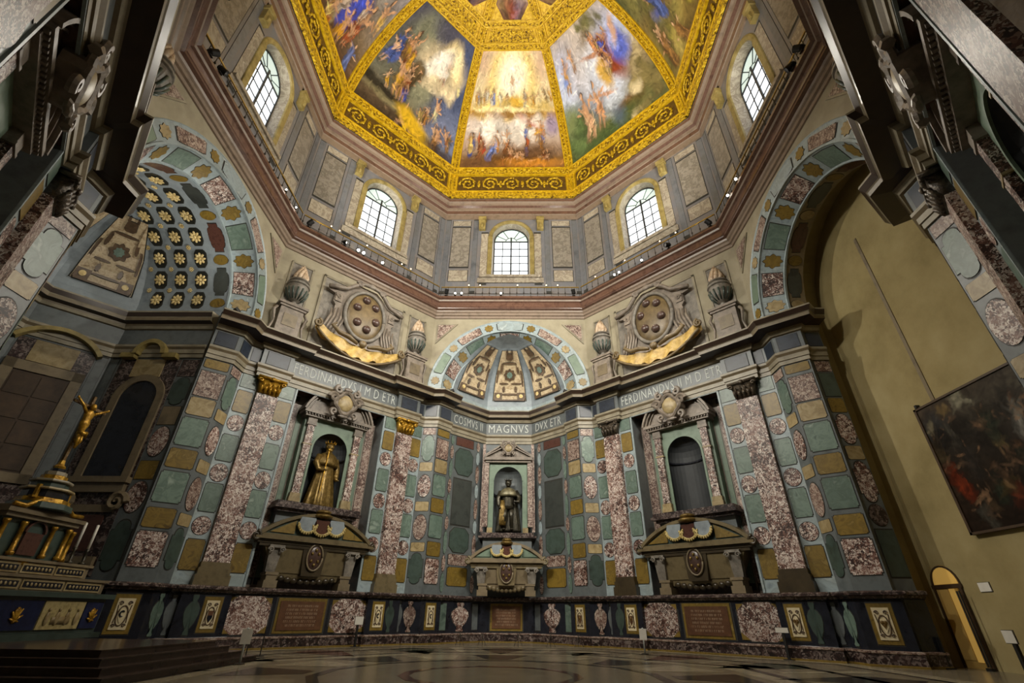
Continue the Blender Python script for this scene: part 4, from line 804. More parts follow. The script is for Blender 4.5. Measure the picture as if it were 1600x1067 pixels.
def aedicule(k, statue=True):
    r = empty('tomb_aedicule', rz((0, 15.0, 6.1), PH[k]), PH[k])
    g = lambda mb, n, mm, par=None, smooth=False: mb.obj(n, mm, par or r, smooth=smooth, loc=(0, -15.0, -6.1) if par is None else None)
    tag(r, {'L1': 'marble tomb niche framing the gilded statue on the left tomb wall', 'R1': 'empty marble tomb niche with dark interior on the right tomb wall', 'L3': 'marble tomb niche in deep shade on the nearest left wall', 'R3': 'marble tomb niche in deep shade on the nearest right wall'}[k], 'tomb niche', 'tomb niches on the flat walls')
    b = MB(); b.cur = 0; b.archwall(-1.8, 1.8, 6.4, 11.25, 14.55, 1.05, 6.4, 9.55, n=18)
    for sg in (-1, 1): b.quad((sg*1.8, 14.55, 6.4), (sg*1.8, 14.99, 6.4), (sg*1.8, 14.99, 11.25), (sg*1.8, 14.55, 11.25))
    b.archsweep([(-.02, 14.5), (.1, 14.5), (.1, 14.56), (-.02, 14.56)], 1.05, 9.55, n=18)
    for sg in (-1, 1): b.box(min(sg*1.03, sg*1.15), max(sg*1.03, sg*1.15), 14.5, 14.56, 6.5, 9.55)
    bk = g(b, 'back_block', 'green_pale')
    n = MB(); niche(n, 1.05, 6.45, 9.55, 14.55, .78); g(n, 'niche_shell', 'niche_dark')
    bd = MB(); bd.lathe([(1.04, 9.15), (.95, 9.16), (.95, 9.24), (1.04, 9.26)], 0, 14.55, 12, 1, .74, 0, PI); 
    g(bd, 'niche_band', 'black_marble')
    for sg in (-1, 1):
        c = MB(); c.box(sg*1.45-.2, sg*1.45+.2, 14.34, 14.56, 6.95, 10.75); co = g(c, 'column', 'breccia')
        c = MB(); c.box(sg*1.45-.3, sg*1.45+.3, 14.28, 14.56, 6.5, 6.72); c.box(sg*1.45-.27, sg*1.45+.27, 14.31, 14.56, 6.72, 6.95); c.obj('column_base', 'jasper_pale' if k in ('L1', 'R1') else 'stone_cream', co)
        c = MB(); c.box(sg*1.45-.28, sg*1.45+.28, 14.3, 14.56, 10.75, 10.85); c.box(sg*1.45-.26, sg*1.45+.26, 14.32, 14.56, 10.85, 11.2); c.obj('column_capital', 'stone_mauve', co); c = MB(); c.box(sg*1.45-.26, sg*1.45+.26, 14.32, 14.56, 9.6, 9.67); c.obj('column_ring', 'jasper_pale', co)
    e = MB(); e.box(-1.95, 1.95, 14.2, 15.0, 11.2, 11.38); e.box(-2.1, 2.1, 14.05, 15.0, 11.38, 11.55)
    a0 = math.acos(2.05/2.25); zc = 11.55-2.25*math.sin(a0)
    for rr, w_, y in ((2.25, .12, 14.0), (2.08, .08, 14.12), (1.9, .06, 14.2)):
        e.archsweep([(0, y), (-w_, y), (-w_, 14.9), (0, 14.9)], rr, 11.0, 0, math.asin(.55/rr), PI-math.asin(.55/rr), 24)
    e.prism([(-2.05, 11.55), (2.05, 11.55)] + [(2.2*math.cos(t), 11.0+2.2*math.sin(t)) for t in [math.asin(.55/2.2)+(PI-2*math.asin(.55/2.2))*i/16 for i in range(1, 16)]], 14.3, 14.9)
    for i in range(24): e.box(-1.98+i*.172-.04, -1.98+i*.172+.04, 14.1, 14.2, 11.3, 11.38)
    p = g(e, 'pediment', 'stone_mauve')
    cartouche(p, 0, 13.86, 12.28, 1.12)
    l = MB(); l.box(-2.4, 2.4, 14.0, 15.0, 6.1, 6.25); l.box(-2.3, 2.3, 14.08, 15.0, 6.25, 6.45); l.box(-2.2, 2.2, 14.2, 15.0, 5.95, 6.1); g(l, 'ledge', 'breccia_dark')
    d = MB(); d.box(-2.1, 2.1, 14.5, 15.0, 4.2, 5.95); g(d, 'plinth_panel', 'grey_marble')
    return r
for k in ('L1', 'R1', 'L3', 'R3'): aedicule(k)
def robe_rings(prof, H, folds, amp, tw=0.0, n=56, ph=0.0, cx=0, cy=0):
    rs = []
    for zf, rx, ry in prof:
        f = max(0, 1-zf/.72); r = []
        for i in range(n):
            a = 2*PI*i/n; q = 1+amp*f*(math.cos(folds*a+ph+tw*zf)*.6+math.cos((folds*1.7)//1*a+2+tw*zf*2)*.4)
            r.append((cx+rx*q*math.cos(a), cy+ry*q*math.sin(a), zf*H))
        rs.append(r)
    return rs
def head(mb, c, r):
    mb.ell(c, (r*.82, r*.95, r*1.12), 14, 10); mb.ell((c[0], c[1]-r*.98, c[2]-.08*r), (.13*r, .2*r, .26*r), 6, 5); mb.ell((c[0], c[1]-r*.6, c[2]-.72*r), (.45*r, .4*r, .45*r), 8, 6)
    for sg in (-1, 1): mb.ell((c[0]+sg*.34*r, c[1]-r*.82, c[2]+.12*r), (.15*r, .1*r, .09*r), 6, 4); mb.ell((c[0]+sg*.82*r, c[1], c[2]), (.1*r, .16*r, .24*r), 6, 4)
    mb.ell((c[0], c[1]+.2*r, c[2]+.25*r), (.92*r, .95*r, 1.0*r), 12, 8)
def crown(mb, c, r):
    mb.lathe([(r*.9, c[2]), (r*.98, c[2]+.12*r), (r*1.02, c[2]+.2*r), (r*.9, c[2]+.2*r)], c[0], c[1], 16)
    for i in range(9):
        a = 2*PI*i/9; x, y = c[0]+r*math.cos(a), c[1]+r*math.sin(a); mb.tube([(x, y, c[2]+.15*r), (c[0]+1.15*(x-c[0]), c[1]+1.15*(y-c[1]), c[2]+.75*r)], [.16*r, .03*r], 5)
# gilded duke: long robe, ermine cape, crown
s = empty('statue', rz((0.05, 14.75, 6.45), PH['L1']), PH['L1']+.25)
tag(s, 'gilded bronze statue of a crowned robed figure in the left niche', 'statue')
b = MB(); H = 3.75
b.rings(robe_rings([(0, .74, .5), (.02, .76, .52), (.12, .7, .48), (.3, .6, .42), (.45, .5, .36), (.55, .43, .32), (.62, .45, .33), (.7, .5, .34), (.76, .46, .3), (.8, .26, .22), (.825, .15, .15), (.85, .15, .15)], H, 11, .16, 2.0))
head(b, (0, -.02, .895*H), .235)
for sg, pts in ((-1, [(-.45, 0, .74*H), (-.62, -.05, .62*H), (-.55, -.25, .52*H), (-.3, -.38, .52*H)]), (1, [(.45, 0, .74*H), (.64, -.02, .6*H), (.56, -.22, .48*H), (.5, -.34, .42*H)])):
    b.tube(pts, [.19, .17, .14, .09], 10); h = pts[-1]; b.ell((h[0], h[1]-.04, h[2]), (.09, .09, .11), 8, 6)
    for f in range(4): b.tube([(h[0]+(f-1.5)*.04, h[1]-.08, h[2]), (h[0]+(f-1.5)*.045, h[1]-.16, h[2]-.05)], [.024, .018], 5)
b.obj('figure', 'bronze_gold', s, smooth=True)
c = MB(); c.rings(robe_rings([(.6, .6, .46), (.63, .62, .48), (.7, .56, .42), (.76, .47, .34), (.79, .34, .27), (.81, .22, .2)], H, 9, .1)); c.obj('cape', 'bronze_gold', s, smooth=True)
c = MB(); crown(c, (0, 0, .945*H), .24); c.obj('crown', 'gilt', s)
s.scale = (1.16, 1.05, 1.0)
c = MB(); c.tube([(-.36, -.46, .2*H), (-.3, -.44, .8*H)], .035, 8); c.ell((-.3, -.44, .82*H), (.08, .08, .1), 8, 6); c.obj('sceptre', 'gilt', s)
# dark bronze duke in the back niche: cape, breeches, one gilded fold
s = empty('statue', (0.02, 16.95, 6.24)); tag(s, 'dark bronze statue of a crowned figure with a gilded cloak fold in the back niche', 'statue')
H = 3.5; b = MB()
b.rings([[(x, y+.2, z) for x, y, z in r] for r in robe_rings([(0, .72, .3), (.03, .72, .3), (.2, .66, .27), (.4, .6, .25), (.55, .52, .24), (.66, .54, .26), (.74, .5, .26), (.79, .3, .2), (.81, .2, .15)], H, 9, .14, 1.2)])
b.rings([[(x, y-.02, z) for x, y, z in r] for r in robe_rings([(.4, .36, .28), (.46, .38, .3), (.55, .33, .27), (.64, .4, .29), (.72, .42, .28), (.78, .3, .22), (.81, .14, .13), (.85, .13, .13)], H, 8, .06)])
for sg, kn in ((-1, -.12), (1, .06)):
    b.tube([(sg*.17, -.05, .44*H), (sg*.2, -.14+kn, .26*H), (sg*.22, -.08, .05*H)], [.19, .13, .1], 10); b.ell((sg*.24, -.2, .03*H), (.11, .24, .09), 8, 6)
head(b, (0, -.06, .895*H), .22)
for sg, pts in ((-1, [(-.42, -.02, .74*H), (-.6, -.05, .6*H), (-.56, -.2, .48*H), (-.5, -.28, .42*H)]), (1, [(.42, -.02, .74*H), (.66, -.06, .62*H), (.62, -.26, .53*H), (.4, -.34, .53*H)])):
    b.tube(pts, [.18, .16, .12, .08], 10); h = pts[-1]; b.ell((h[0], h[1]-.04, h[2]), (.08, .08, .1), 8, 6)
    for f in range(4): b.tube([(h[0]+(f-1.5)*.036, h[1]-.06, h[2]), (h[0]+(f-1.5)*.04, h[1]-.14, h[2]-.04)], [.022, .016], 5)
b.obj('figure', 'bronze_dark', s, smooth=True)
c = MB(); c.rings([[(x, y-.03, z) for x, y, z in r] for r in robe_rings([(.64, .56, .4), (.67, .57, .41), (.73, .5, .36), (.78, .38, .28), (.81, .2, .18)], H, 9, .1)]); c.obj('cape', 'bronze_pale', s, smooth=True); s.scale = (1.14, 1.05, 1.0)
c = MB(); c.rings(robe_rings([(.1, .17, .1), (.2, .2, .12), (.4, .17, .11), (.56, .1, .08)], H, 5, .25, cx=-.33, cy=-.24)); c.obj('gilded_fold', 'bronze_gold', s, smooth=True)
c = MB(); crown(c, (0, -.04, .945*H), .21); c.obj('crown', 'bronze_dark', s)
# ---- back aedicule
r = empty('tomb_aedicule', (0, 17.6, 5.9)); tag(r, 'pale green marble tomb niche with broken triangular pediment on the back wall', 'tomb niche')
def ga(mb, n, mm, par=None, smooth=False): return mb.obj(n, mm, par or r, smooth=smooth, loc=(0, -17.6, -5.9) if par is None else None)
b = MB(); b.archwall(-1.35, 1.35, 6.1, 10.85, 16.85, 1.0, 6.1, 9.55, n=18)
for sg in (-1, 1): b.quad((sg*1.35, 16.85, 6.1), (sg*1.35, 17.6, 6.1), (sg*1.35, 17.6, 10.85), (sg*1.35, 16.85, 10.85))
b.archsweep([(-.02, 16.8), (.08, 16.8), (.08, 16.86), (-.02, 16.86)], 1.0, 9.55, n=18); ga(b, 'back_block', 'green_pale')
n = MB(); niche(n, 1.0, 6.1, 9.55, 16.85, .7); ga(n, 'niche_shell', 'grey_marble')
bd = MB(); bd.lathe([(1.0, 8.5), (.9, 8.52), (.9, 8.66), (1.0, 8.68)], 0, 16.85, 12, 1, .7, 0, PI); ga(bd, 'niche_band', 'black_marble')
for sg in (-1, 1):
    c = MB(); c.box(sg*1.52-.16, sg*1.52+.16, 16.7, 16.95, 6.5, 10.8); co = ga(c, 'column', 'breccia_pink')
    c = MB(); c.box(sg*1.2-.18, sg*1.2+.18, 16.72, 16.9, 6.1, 6.45); c.obj('column_base', 'jasper_pale', co)
    c = MB(); c.box(sg*1.75-.1, sg*1.75+.1, 16.9, 17.0, 6.2, 12.2); ga(c, 'side_strip', 'breccia_pink')
e = MB(); e.box(-1.72, 1.72, 16.5, 17.6, 10.95, 11.15); e.box(-1.62, 1.62, 16.62, 17.6, 10.8, 10.95)
for sg in (-1, 1):
    for dz, w_ in ((0, .13), (-.2, .08)):
        e.prism([(sg*1.75, 11.15+dz*.3), (sg*1.75, 11.15+dz*.3+w_), (sg*.5, 11.95+dz+w_), (sg*.5, 11.95+dz)][::(1 if sg > 0 else -1)], 16.48, 17.2)
    e.prism([(0, 11.15), (sg*1.6, 11.15), (sg*.5, 11.8), (0, 11.8)][::(1 if sg > 0 else -1)], 16.66, 17.2)
p = ga(e, 'pediment', 'stone_mauve'); cartouche(p, 0, 16.5, 11.75, .62, 'jasper_pale')
l = MB(); l.box(-1.9, 1.9, 16.35, 17.6, 5.78, 5.9); l.box(-1.75, 1.75, 16.45, 17.6, 5.9, 6.1); ga(l, 'ledge', 'breccia_dark')
l = MB(); l.box(-1.6, 1.6, 16.6, 17.6, 4.2, 5.78); ga(l, 'plinth_panel', 'grey_marble')

# ---- sarcophagi
def sarcophagus(k, wid, yf, zl, ht, mm, md, tymp, label, zb=3.1):
    """wid half width of the lid, yf front plane, zl underside of lid"""
    yb = yf+(.98 if k != 'C' else .68); r = empty('sarcophagus', rz((0, yf+.7, 2.43), PH[k]), PH[k]); L0 = (0, -(yf+.7), -2.43)
    tag(r, label, 'sarcophagus', 'ducal sarcophagi')
    b = MB(); b.taper(wid*.6, yf+.35, yb, zb, zl, wid*.86, yf+.12); b.taper(wid*.5, yf+.45, yb-.1, zb-.28, zb, wid*.58, yf+.4); body = b.obj('chest', mm, r, loc=L0)
    c = MB(); c.box(-wid*.95, wid*.95, yf+.06, yb, zl-.16, zl); c.box(-wid*.9, wid*.9, yf+.1, yb, zl-.3, zl-.16); c.obj('chest_moulding', md, body)
    u = MB()
    for i in range(9):
        t = -1+2*i/8; u.ell((t*wid*.42, yf+.5, zb-.22-.12*(1-t*t)), (.2*wid/3, .16, .16), 8, 5)
    u.obj('underside_carving', md, body, smooth=True)
    l = MB(); l.box(-wid, wid, yf-.1, yb, zl, zl+.12); l.box(-wid*.97, wid*.97, yf-.02, yb, zl+.12, zl+.26)
    R_ = (wid*.96)**2/(2*ht)+ht/2; zc = zl+.26+ht-R_; a0 = math.asin((zl+.26-zc)/R_)
    l.archsweep([(0, yf-.06), (-.16, yf-.06), (-.2, yf+.06), (-.2, yb), (0, yb)], R_, zc, 0, a0, PI-a0, 26)
    lid = l.obj('lid', mm, r, loc=L0)
    t = MB(); a1 = a0+.02; t.prism([(-(R_-.18)*math.cos(a1), zl+.26), ((R_-.18)*math.cos(a1), zl+.26)]+[((R_-.18)*math.cos(a), zc+(R_-.18)*math.sin(a)) for a in [a1+(PI-2*a1)*i/16 for i in range(1, 16)]], yf+.1, yb-.1); t.obj('lid_front', 'green_dark' if tymp == 'jasper' else 'green_pale', lid)
    for sg in (-1, 1):
        MB().prism([(sg*wid*.42, zl+.34), (sg*wid*.8, zl+.34), (sg*wid*.42, zl+.26+ht*.62)][::(1 if sg > 0 else -1)], yf+.04, yf+.12).obj('lid_inlay', tymp, lid)
        v = MB(); volute(v, sg*wid*.99, yf-.02, zl+.1, .22, sg, 1.4, .09, PI/2); v.obj('lid_scroll', md, lid, smooth=True)
        f = MB(); xx = sg*wid*.6; f.box(xx-.32, xx+.32, yf+.1, yf+.9, 2.43, 2.75); f.box(xx-.24, xx+.24, yf+.16, yf+.85, 2.75, 2.98); f.box(xx-.3, xx+.3, yf+.12, yf+.88, 2.98, zb); f.obj('foot', 'stone_brown', r, loc=L0)
        f = MB(); xx = sg*wid*.64; f.taper(.2, -.1, .2, zb, zl-.3, .3, -.26); f.T = None
        f2 = MB(); f2.T = Matrix.Translation((xx, yf+.25, 0)); f2.taper(.22, -.08, .2, zb, zl-.34, .3, -.22); f2.box(-.36, .36, -.34, .2, zl-.36, zl-.24)
        for w_ in (-1, 1): volute(f2, w_*.26, -.32, zl-.46, .13, w_, 1.3, .05)
        f2.obj('console', 'stone_grey', body, smooth=False)
    # cushion and fringed cloth
    c = MB(); c.ell((0, yf+.1, zl+.26+ht*.92), (wid*.17, .5, .15), 14, 8); c.ell((0, yf+.1, zl+.26+ht*1.1), (wid*.13, .4, .14), 12, 8); cu = c.obj('cushion', 'bronze_gold', lid, smooth=True)
    for i in (-1, 0, 1):
        q = MB(); xc_, zz = i*wid*.25, zl+.26+ht*(.45 if i == 0 else .5); rx, rzv = wid*.15, ht*.36
        q.prism([(xc_+rx*math.cos(a), zz+rzv*math.sin(a)) for a in [PI+PI*j/12 for j in range(13)]]+[(xc_+rx*.8, zz+rzv*.8), (xc_-rx*.8, zz+rzv*.8)], yf-.1, yf+.05); qo = q.obj('cloth_lappet', 'vault_blue' if i else 'porphyry', lid)
        fr = MB()
        for j in range(13):
            a = PI+PI*j/12; fr.ell((xc_+rx*1.04*math.cos(a), yf-.12, zz+rzv*1.04*math.sin(a)), (.06, .05, .075), 6, 4)
        fr.tube([(xc_+rx*.92*math.cos(PI+PI*j/12), yf-.12, zz+rzv*.92*math.sin(PI+PI*j/12)) for j in range(13)], .045, 5); fr.obj('fringe', 'fringe_gold', qo, smooth=True)
    # shield
    sh = MB(); zc2 = (zb+zl)/2+.05; sh.T = Matrix.Translation((0, yf+.14, 0)); sh.prism([(-.5, zb-.1), (.5, zb-.1), (.62, zl-.3), (-.62, zl-.3)], -.02, .3); so = sh.obj('shield_block', md, body)
    sh = MB(); sh.ell((0, yf+.1, zc2), (.36, .1, .56), 16, 8); so2 = sh.obj('shield', 'ball_brown', so, smooth=True)
    rg = MB(); rg.tube([(.4*math.cos(2*PI*i/24), yf+.06, zc2+.6*math.sin(2*PI*i/24)) for i in range(25)], .05, 6); rg.obj('shield_rim', 'stone_brown', so, smooth=True)
    for i in range(6): bl = MB(); bl.ell((.2*math.cos(PI/2+PI*i/3), yf+.01, zc2+.34*math.sin(PI/2+PI*i/3)), (.075, .06, .085), 8, 5); bl.obj('shield_ball', 'bronze_gold', body, smooth=True)
    return r
sarcophagus('L1', 3.1, 13.5, 4.5, 1.15, 'sarc_stone', 'sarc_dark', 'jasper', 'brown stone sarcophagus with fringed cushion under the gilded statue')
sarcophagus('R1', 3.1, 13.5, 4.5, 1.15, 'sarc_stone', 'sarc_dark', 'jasper', 'dark brown sarcophagus with fringed cushion under the empty niche')
sarcophagus('C', 2.45, 15.75, 4.25, .95, 'stone_brown', 'sarc_stone', 'green_pale', 'pale grey sarcophagus with knobbed shield under the dark bronze statue')

# ---- painted-stone coats of arms on the attic
def arms(k):
    r = empty('coat_of_arms', rz((0, 14, 15.2), PH[k]), PH[k]); L0 = (0, -14, -15.2)
    tag(r, 'carved coat of arms with six balls and yellow drapery, %s of the back wall' % ('left' if k == 'L1' else 'right'), 'coat of arms', 'coats of arms above the tombs')
    b = MB(); b.box(-2.95, 2.95, 13.95, 14.0, 15.1, 20.5); fr = b.obj('backing_panel', 'stone_grey', r, loc=L0)
    e = MB()
    for x0, x1, z0, z1 in ((-3.08, -2.92, 15.0, 20.6), (2.92, 3.08, 15.0, 20.6), (-3.08, 3.08, 20.45, 20.62)): e.box(x0, x1, 13.9, 14.0, z0, z1)
    e.obj('panel_moulding', 'stone_cream', fr)
    half = [(0, 20.75), (.6, 20.75), (1.0, 20.45), (1.5, 19.95), (2.0, 19.75), (2.6, 19.75), (2.65, 19.5), (2.2, 19.4), (2.25, 18.8), (2.05, 18.6), (2.1, 17.9), (2.5, 17.0), (2.6, 16.4), (1.2, 16.1), (0, 15.9)]
    pl = MB(); pl.prism([(x, z) for x, z in half[::-1]][:-1]+[(-x, z) for x, z in half][:-1] if False else ([(-x, z) for x, z in half[1:-1]][::1]+[(0, 15.9)]+[(x, z) for x, z in half[1:-1]][::-1]+[(0, 20.75)]), 13.66, 13.96); po = pl.obj('plaque', 'stone_mauve', r, loc=L0)
    for sg in (-1, 1):
        for j in range(5):
            fl_ = MB(); x0 = 1.45+.22*j; fl_.tube([(sg*(x0-.1), 13.64, 18.6-.1*j), (sg*(x0-.12), 13.6, 17.7), (sg*(x0+.12), 13.58, 16.9), (sg*(x0+.3), 13.6, 16.5-.05*j)], [.05, .085, .085, .05], 6); fl_.obj('fluting', 'stone_mauve', po, smooth=True)
        fl_ = MB(); fl_.box(sg*1.95-.22, sg*1.95+.22, 13.58, 13.7, 18.85, 19.5); volute(fl_, sg*1.95, 13.56, 19.2, .18, sg, 1.4, .06); fl_.obj('side_scroll', 'stone_mauve', po)
    t = MB()
    t.tube([(-2.75, 13.5, 19.65), (-2.2, 13.5, 19.8), (-1.6, 13.45, 19.95), (-1.1, 13.4, 20.45), (-.6, 13.35, 20.8), (0, 13.32, 20.85), (.6, 13.35, 20.8), (1.1, 13.4, 20.45), (1.6, 13.45, 19.95), (2.2, 13.5, 19.8), (2.75, 13.5, 19.65)], .14, 8)
    for sg in (-1, 1): volute(t, sg*.85, 13.3, 20.65, .24, sg, 1.6, .08)
    t.ell((0, 13.3, 20.85), (.3, .12, .2), 10, 6); t.obj('hood_moulding', 'stone_mauve', po, smooth=True)
    s_ = MB(); s_.ell((0, 13.62, 18.5), (1.32, .34, 1.75), 28, 14); so = s_.obj('shield', 'shield_brown', r, smooth=True, loc=L0)
    rg = MB(); rg.tube([(1.4*math.cos(2*PI*i/32), 13.5, 18.5+1.83*math.sin(2*PI*i/32)) for i in range(33)], .13, 8); rg.obj('shield_rim', 'stone_grey', so, smooth=True)
    for i in range(6):
        a = PI/2+.25+PI*i/3; bb = MB(); bb.ell((.74*math.cos(a), 13.34, 18.55+1.1*math.sin(a)), (.29, .24, .29), 12, 8); bb.obj('ball', 'ball_brown', so, smooth=True)
    d = MB(); nu, nw = 40, 6; rows = []
    for j in range(nw+1):
        wv = j/nw; row = []
        for i in range(nu+1):
            u = -1+2*i/nu; top = 16.0+.75*u*u; bot = 15.15+1.15*u*u+.12*math.cos(u*19)*(1-u*u*.7); z = top+(bot-top)*wv
            row.append((u*2.95, 13.35-.18*(1-u*u)-.08*math.cos(u*14+wv*2), z))
        rows.append(row)
    d.rings(rows, cap=False, closed=False); d.rings([[(x, y+.25, z) for x, y, z in rw] for rw in rows[::-1]], cap=False, closed=False)
    do = d.obj('drapery', 'drape_yellow', r, smooth=True, loc=L0)
    v = MB()
    for sg in (-1, 1):
        volute(v, sg*2.95, 13.2, 16.6, .26, sg, 1.5, .1, PI/2); v.tube([(sg*.35, 13.0, 16.05), (sg*1.0, 12.98, 16.3), (sg*1.6, 13.0, 16.35), (sg*2.1, 13.05, 16.75), (sg*1.9, 13.05, 16.95)], [.1, .16, .14, .12, .07], 7)
    v.ell((0, 13.0, 16.15), (.26, .2, .24), 10, 8)
    v.tube([(-2.9+5.8*i/24, 13.22, 15.05+1.2*(-1+2*i/24)**2) for i in range(25)], .09, 6); v.obj('drapery_border', 'shield_brown', do, smooth=True)
for k in ('L1', 'R1'): arms(k)

# ---- flaming urns on pedestals
def urn(k, x, label):
    r = empty('flaming_urn', rz((x, 13.75, 14.92), PH[k]), PH[k]); tag(r, label, 'urn', 'flaming urns along the attic')
    p = MB(); p.box(-.78, .78, -.35, .25, 0, .35); p.box(-.66, .66, -.28, .25, .35, 2.0); p.box(-.76, .76, -.36, .25, 2.0, 2.14); p.box(-.86, .86, -.44, .25, 2.14, 2.3); po = p.obj('pedestal', 'stone_mauve', r)
    q = MB(); q.box(-.4, .4, -.31, -.27, .8, 1.6); q.obj('pedestal_panel', 'stone_brown', po)
    for sg in (-1, 1):
        q = MB(); q.tube([(sg*.8, -.1, 1.95), (sg*.95, -.1, 1.7), (sg*.8, -.1, 1.0), (sg*.95, -.1, .3), (sg*1.05, -.1, .05)], [.09, .1, .07, .08, .1], 6); q.obj('side_scroll', 'stone_mauve', po, smooth=True)
    u = MB(); u.lathe([(.34, 2.3), (.36, 2.4), (.16, 2.5), (.14, 2.62), (.3, 2.72), (.52, 3.0), (.64, 3.35), (.66, 3.55), (.6, 3.7), (.68, 3.74), (.68, 3.84), (.52, 3.88), (.5, 4.0), (.6, 4.06), (.58, 4.14), (.4, 4.16)], 0, 0, 20); uo = u.obj('urn_body', 'stone_grey', r, smooth=False)
    g_ = MB()
    for i in range(14): a = 2*PI*i/14; g_.tube([(.3*math.cos(a), .3*math.sin(a), 2.76), (.55*math.cos(a), .55*math.sin(a), 3.05), (.66*math.cos(a), .66*math.sin(a), 3.4)], .06, 5)
    g_.obj('gadroons', 'green_dark', uo, smooth=True)
    f = MB()
    for i in range(8): a = 2*PI*i/8; f.tube([(.26*math.cos(a), .22*math.sin(a), 4.1), (.34*math.cos(a+.3), .3*math.sin(a+.3), 4.5), (.2*math.cos(a+.7), .2*math.sin(a+.7), 4.95), (.12*math.cos(a+1.4), .1*math.sin(a+1.4), 5.3)], [.13, .15, .11, .02], 7)
    f.tube([(0, 0, 4.1), (.05, 0, 4.8), (0, 0, 5.45)], [.22, .2, .03], 8); f.obj('flame', 'flame', r, smooth=True)
    wl = WALL[k]; b = MB(); b.box(x-.62, x+.62, 13.97, 14.01, 17.2, 20.45); b.obj('urn_backing', 'stone_grey', wl); b = MB()
    for x0, x1, z0, z1 in ((-.72, -.6, 17.2, 20.55), (.6, .72, 17.2, 20.55), (-.72, .72, 20.43, 20.55)): b.box(x+x0, x+x1, 13.92, 14.0, z0, z1)
    b.obj('urn_backing_frame', 'stone_cream', wl)
urn('L1', -4.45, 'flaming urn at the far left of the left coat of arms'); urn('L1', 4.25, 'flaming urn between the left coat of arms and the back arch')
urn('R1', -4.25, 'flaming urn between the back arch and the right coat of arms'); urn('R1', 4.45, 'flaming urn at the far right of the right coat of arms')
urn('L3', 4.35, 'flaming urn half hidden beyond the nearest left cornice'); urn('R3', -4.35, 'flaming urn half hidden beyond the nearest right cornice')

# ================================================================= DADO INLAY: vases, breccia ovals, shields, inscriptions
def plaque_heraldic(p, q, u0, u1, par, var):
    o = panel(par, 'rect', p, q, u0, u1, .68, 2.0, 'jasper', 'heraldic_panel', out=.2)
    w_ = (u1-u0); t = (Vector(q)-Vector(p)).normalized(); c = Vector(p)+t*((u0+u1)/2)+Vector((t.y, -t.x))*.225
    ro = (0, 0, math.atan2(t.y, t.x)); lc = (c.x, c.y, 1.34)
    b = MB(); b.box(-w_*.34, w_*.34, -.03, 0, -.52, .52); b.obj('shield_plate', 'cream_plate', par, loc=lc, rot=ro)
    e = MB()
    e.tube([(w_*.2*math.cos(2*PI*i/20), -.045, -.06+.33*math.sin(2*PI*i/20)) for i in range(21)], .022, 5)
    for sg in (-1, 1):
        volute(e, sg*w_*.17, -.04, .36, .07, sg, 1.3, .02); volute(e, sg*w_*.2, -.04, -.38, .06, sg, 1.3, .02); e.tube([(sg*w_*.26, -.04, -.3), (sg*w_*.22, -.04, 0), (sg*w_*.26, -.04, .3)], .016, 4)
    e.obj('shield_scrollwork', 'gore_ornament', par, loc=lc, rot=ro)
    s_ = MB(); s_.prism([(-w_*.13, .14), (-w_*.13, -.12), (0, -.3), (w_*.13, -.12), (w_*.13, .14)], -.06, -.03); s_.obj('shield', 'cream_plate' if var % 2 else 'text_plate', par, loc=lc, rot=ro)
    d = MB()
    if var % 4 == 0: d.prism([(-w_*.12, -.04), (-w_*.12, -.14), (0, -.28), (w_*.12, -.14), (w_*.12, -.04)], -.075, -.05)
    elif var % 4 == 1: d.tube([(.07*math.cos(a), -.07, .0+.09*math.sin(a)) for a in [.7+4.6*i/10 for i in range(11)]], [.012]+[.03]*9+[.012], 5)
    elif var % 4 == 2: d.ell((0, -.07, 0), (.07, .03, .1), 8, 6); d.tube([(0, -.07, -.2), (0, -.07, .1)], .02, 4)
    else: d.ell((-.05, -.07, .03), (.06, .03, .07), 8, 6); d.ell((.05, -.07, .03), (.06, .03, .07), 8, 6); d.prism([(-.1, .0), (0, -.18), (.1, .0)], -.08, -.05)
    d.obj('shield_charge', 'black_marble' if var % 4 in (0, 1) else 'gold_dark', par, loc=lc, rot=ro)
def inscription(p, q, u0, u1, par, rows):
    panel(par, 'rect', p, q, u0, u1, .6, 2.05, 'jasper', 'inscription_border', out=.2)
    w_ = u1-u0; t = (Vector(q)-Vector(p)).normalized(); c = Vector(p)+t*((u0+u1)/2)+Vector((t.y, -t.x))*.23; ro = (0, 0, math.atan2(t.y, t.x)); lc = (c.x, c.y, 1.32)
    b = MB(); b.box(-w_*.5+.12, w_*.5-.12, -.03, 0, -.6, .6); b.obj('inscription_plate', 'text_plate', par, loc=lc, rot=ro)
    e = MB(); rs = random.Random(5)
    for i in range(rows):
        z = .4-.8*i/(rows-1); x = -w_*.34+rs.random()*.15; xe = -x-.02*rs.random()
        while x < xe:
            l_ = .03+.03*rs.random(); e.box(x, x+.014, -.036, -.03, z-.045, z+.045)
            if rs.random() > .4: e.box(x, x+l_, -.036, -.03, z+.03, z+.045)
            if rs.random() > .5: e.box(x+l_, x+l_+.014, -.036, -.03, z-.045, z+.045)
            x += l_+.045
    e.obj('inscription_lines', 'letter_brown', par, loc=lc, rot=ro)
def wp(k, p): return rz((*p, 0), PH[k])[:2]
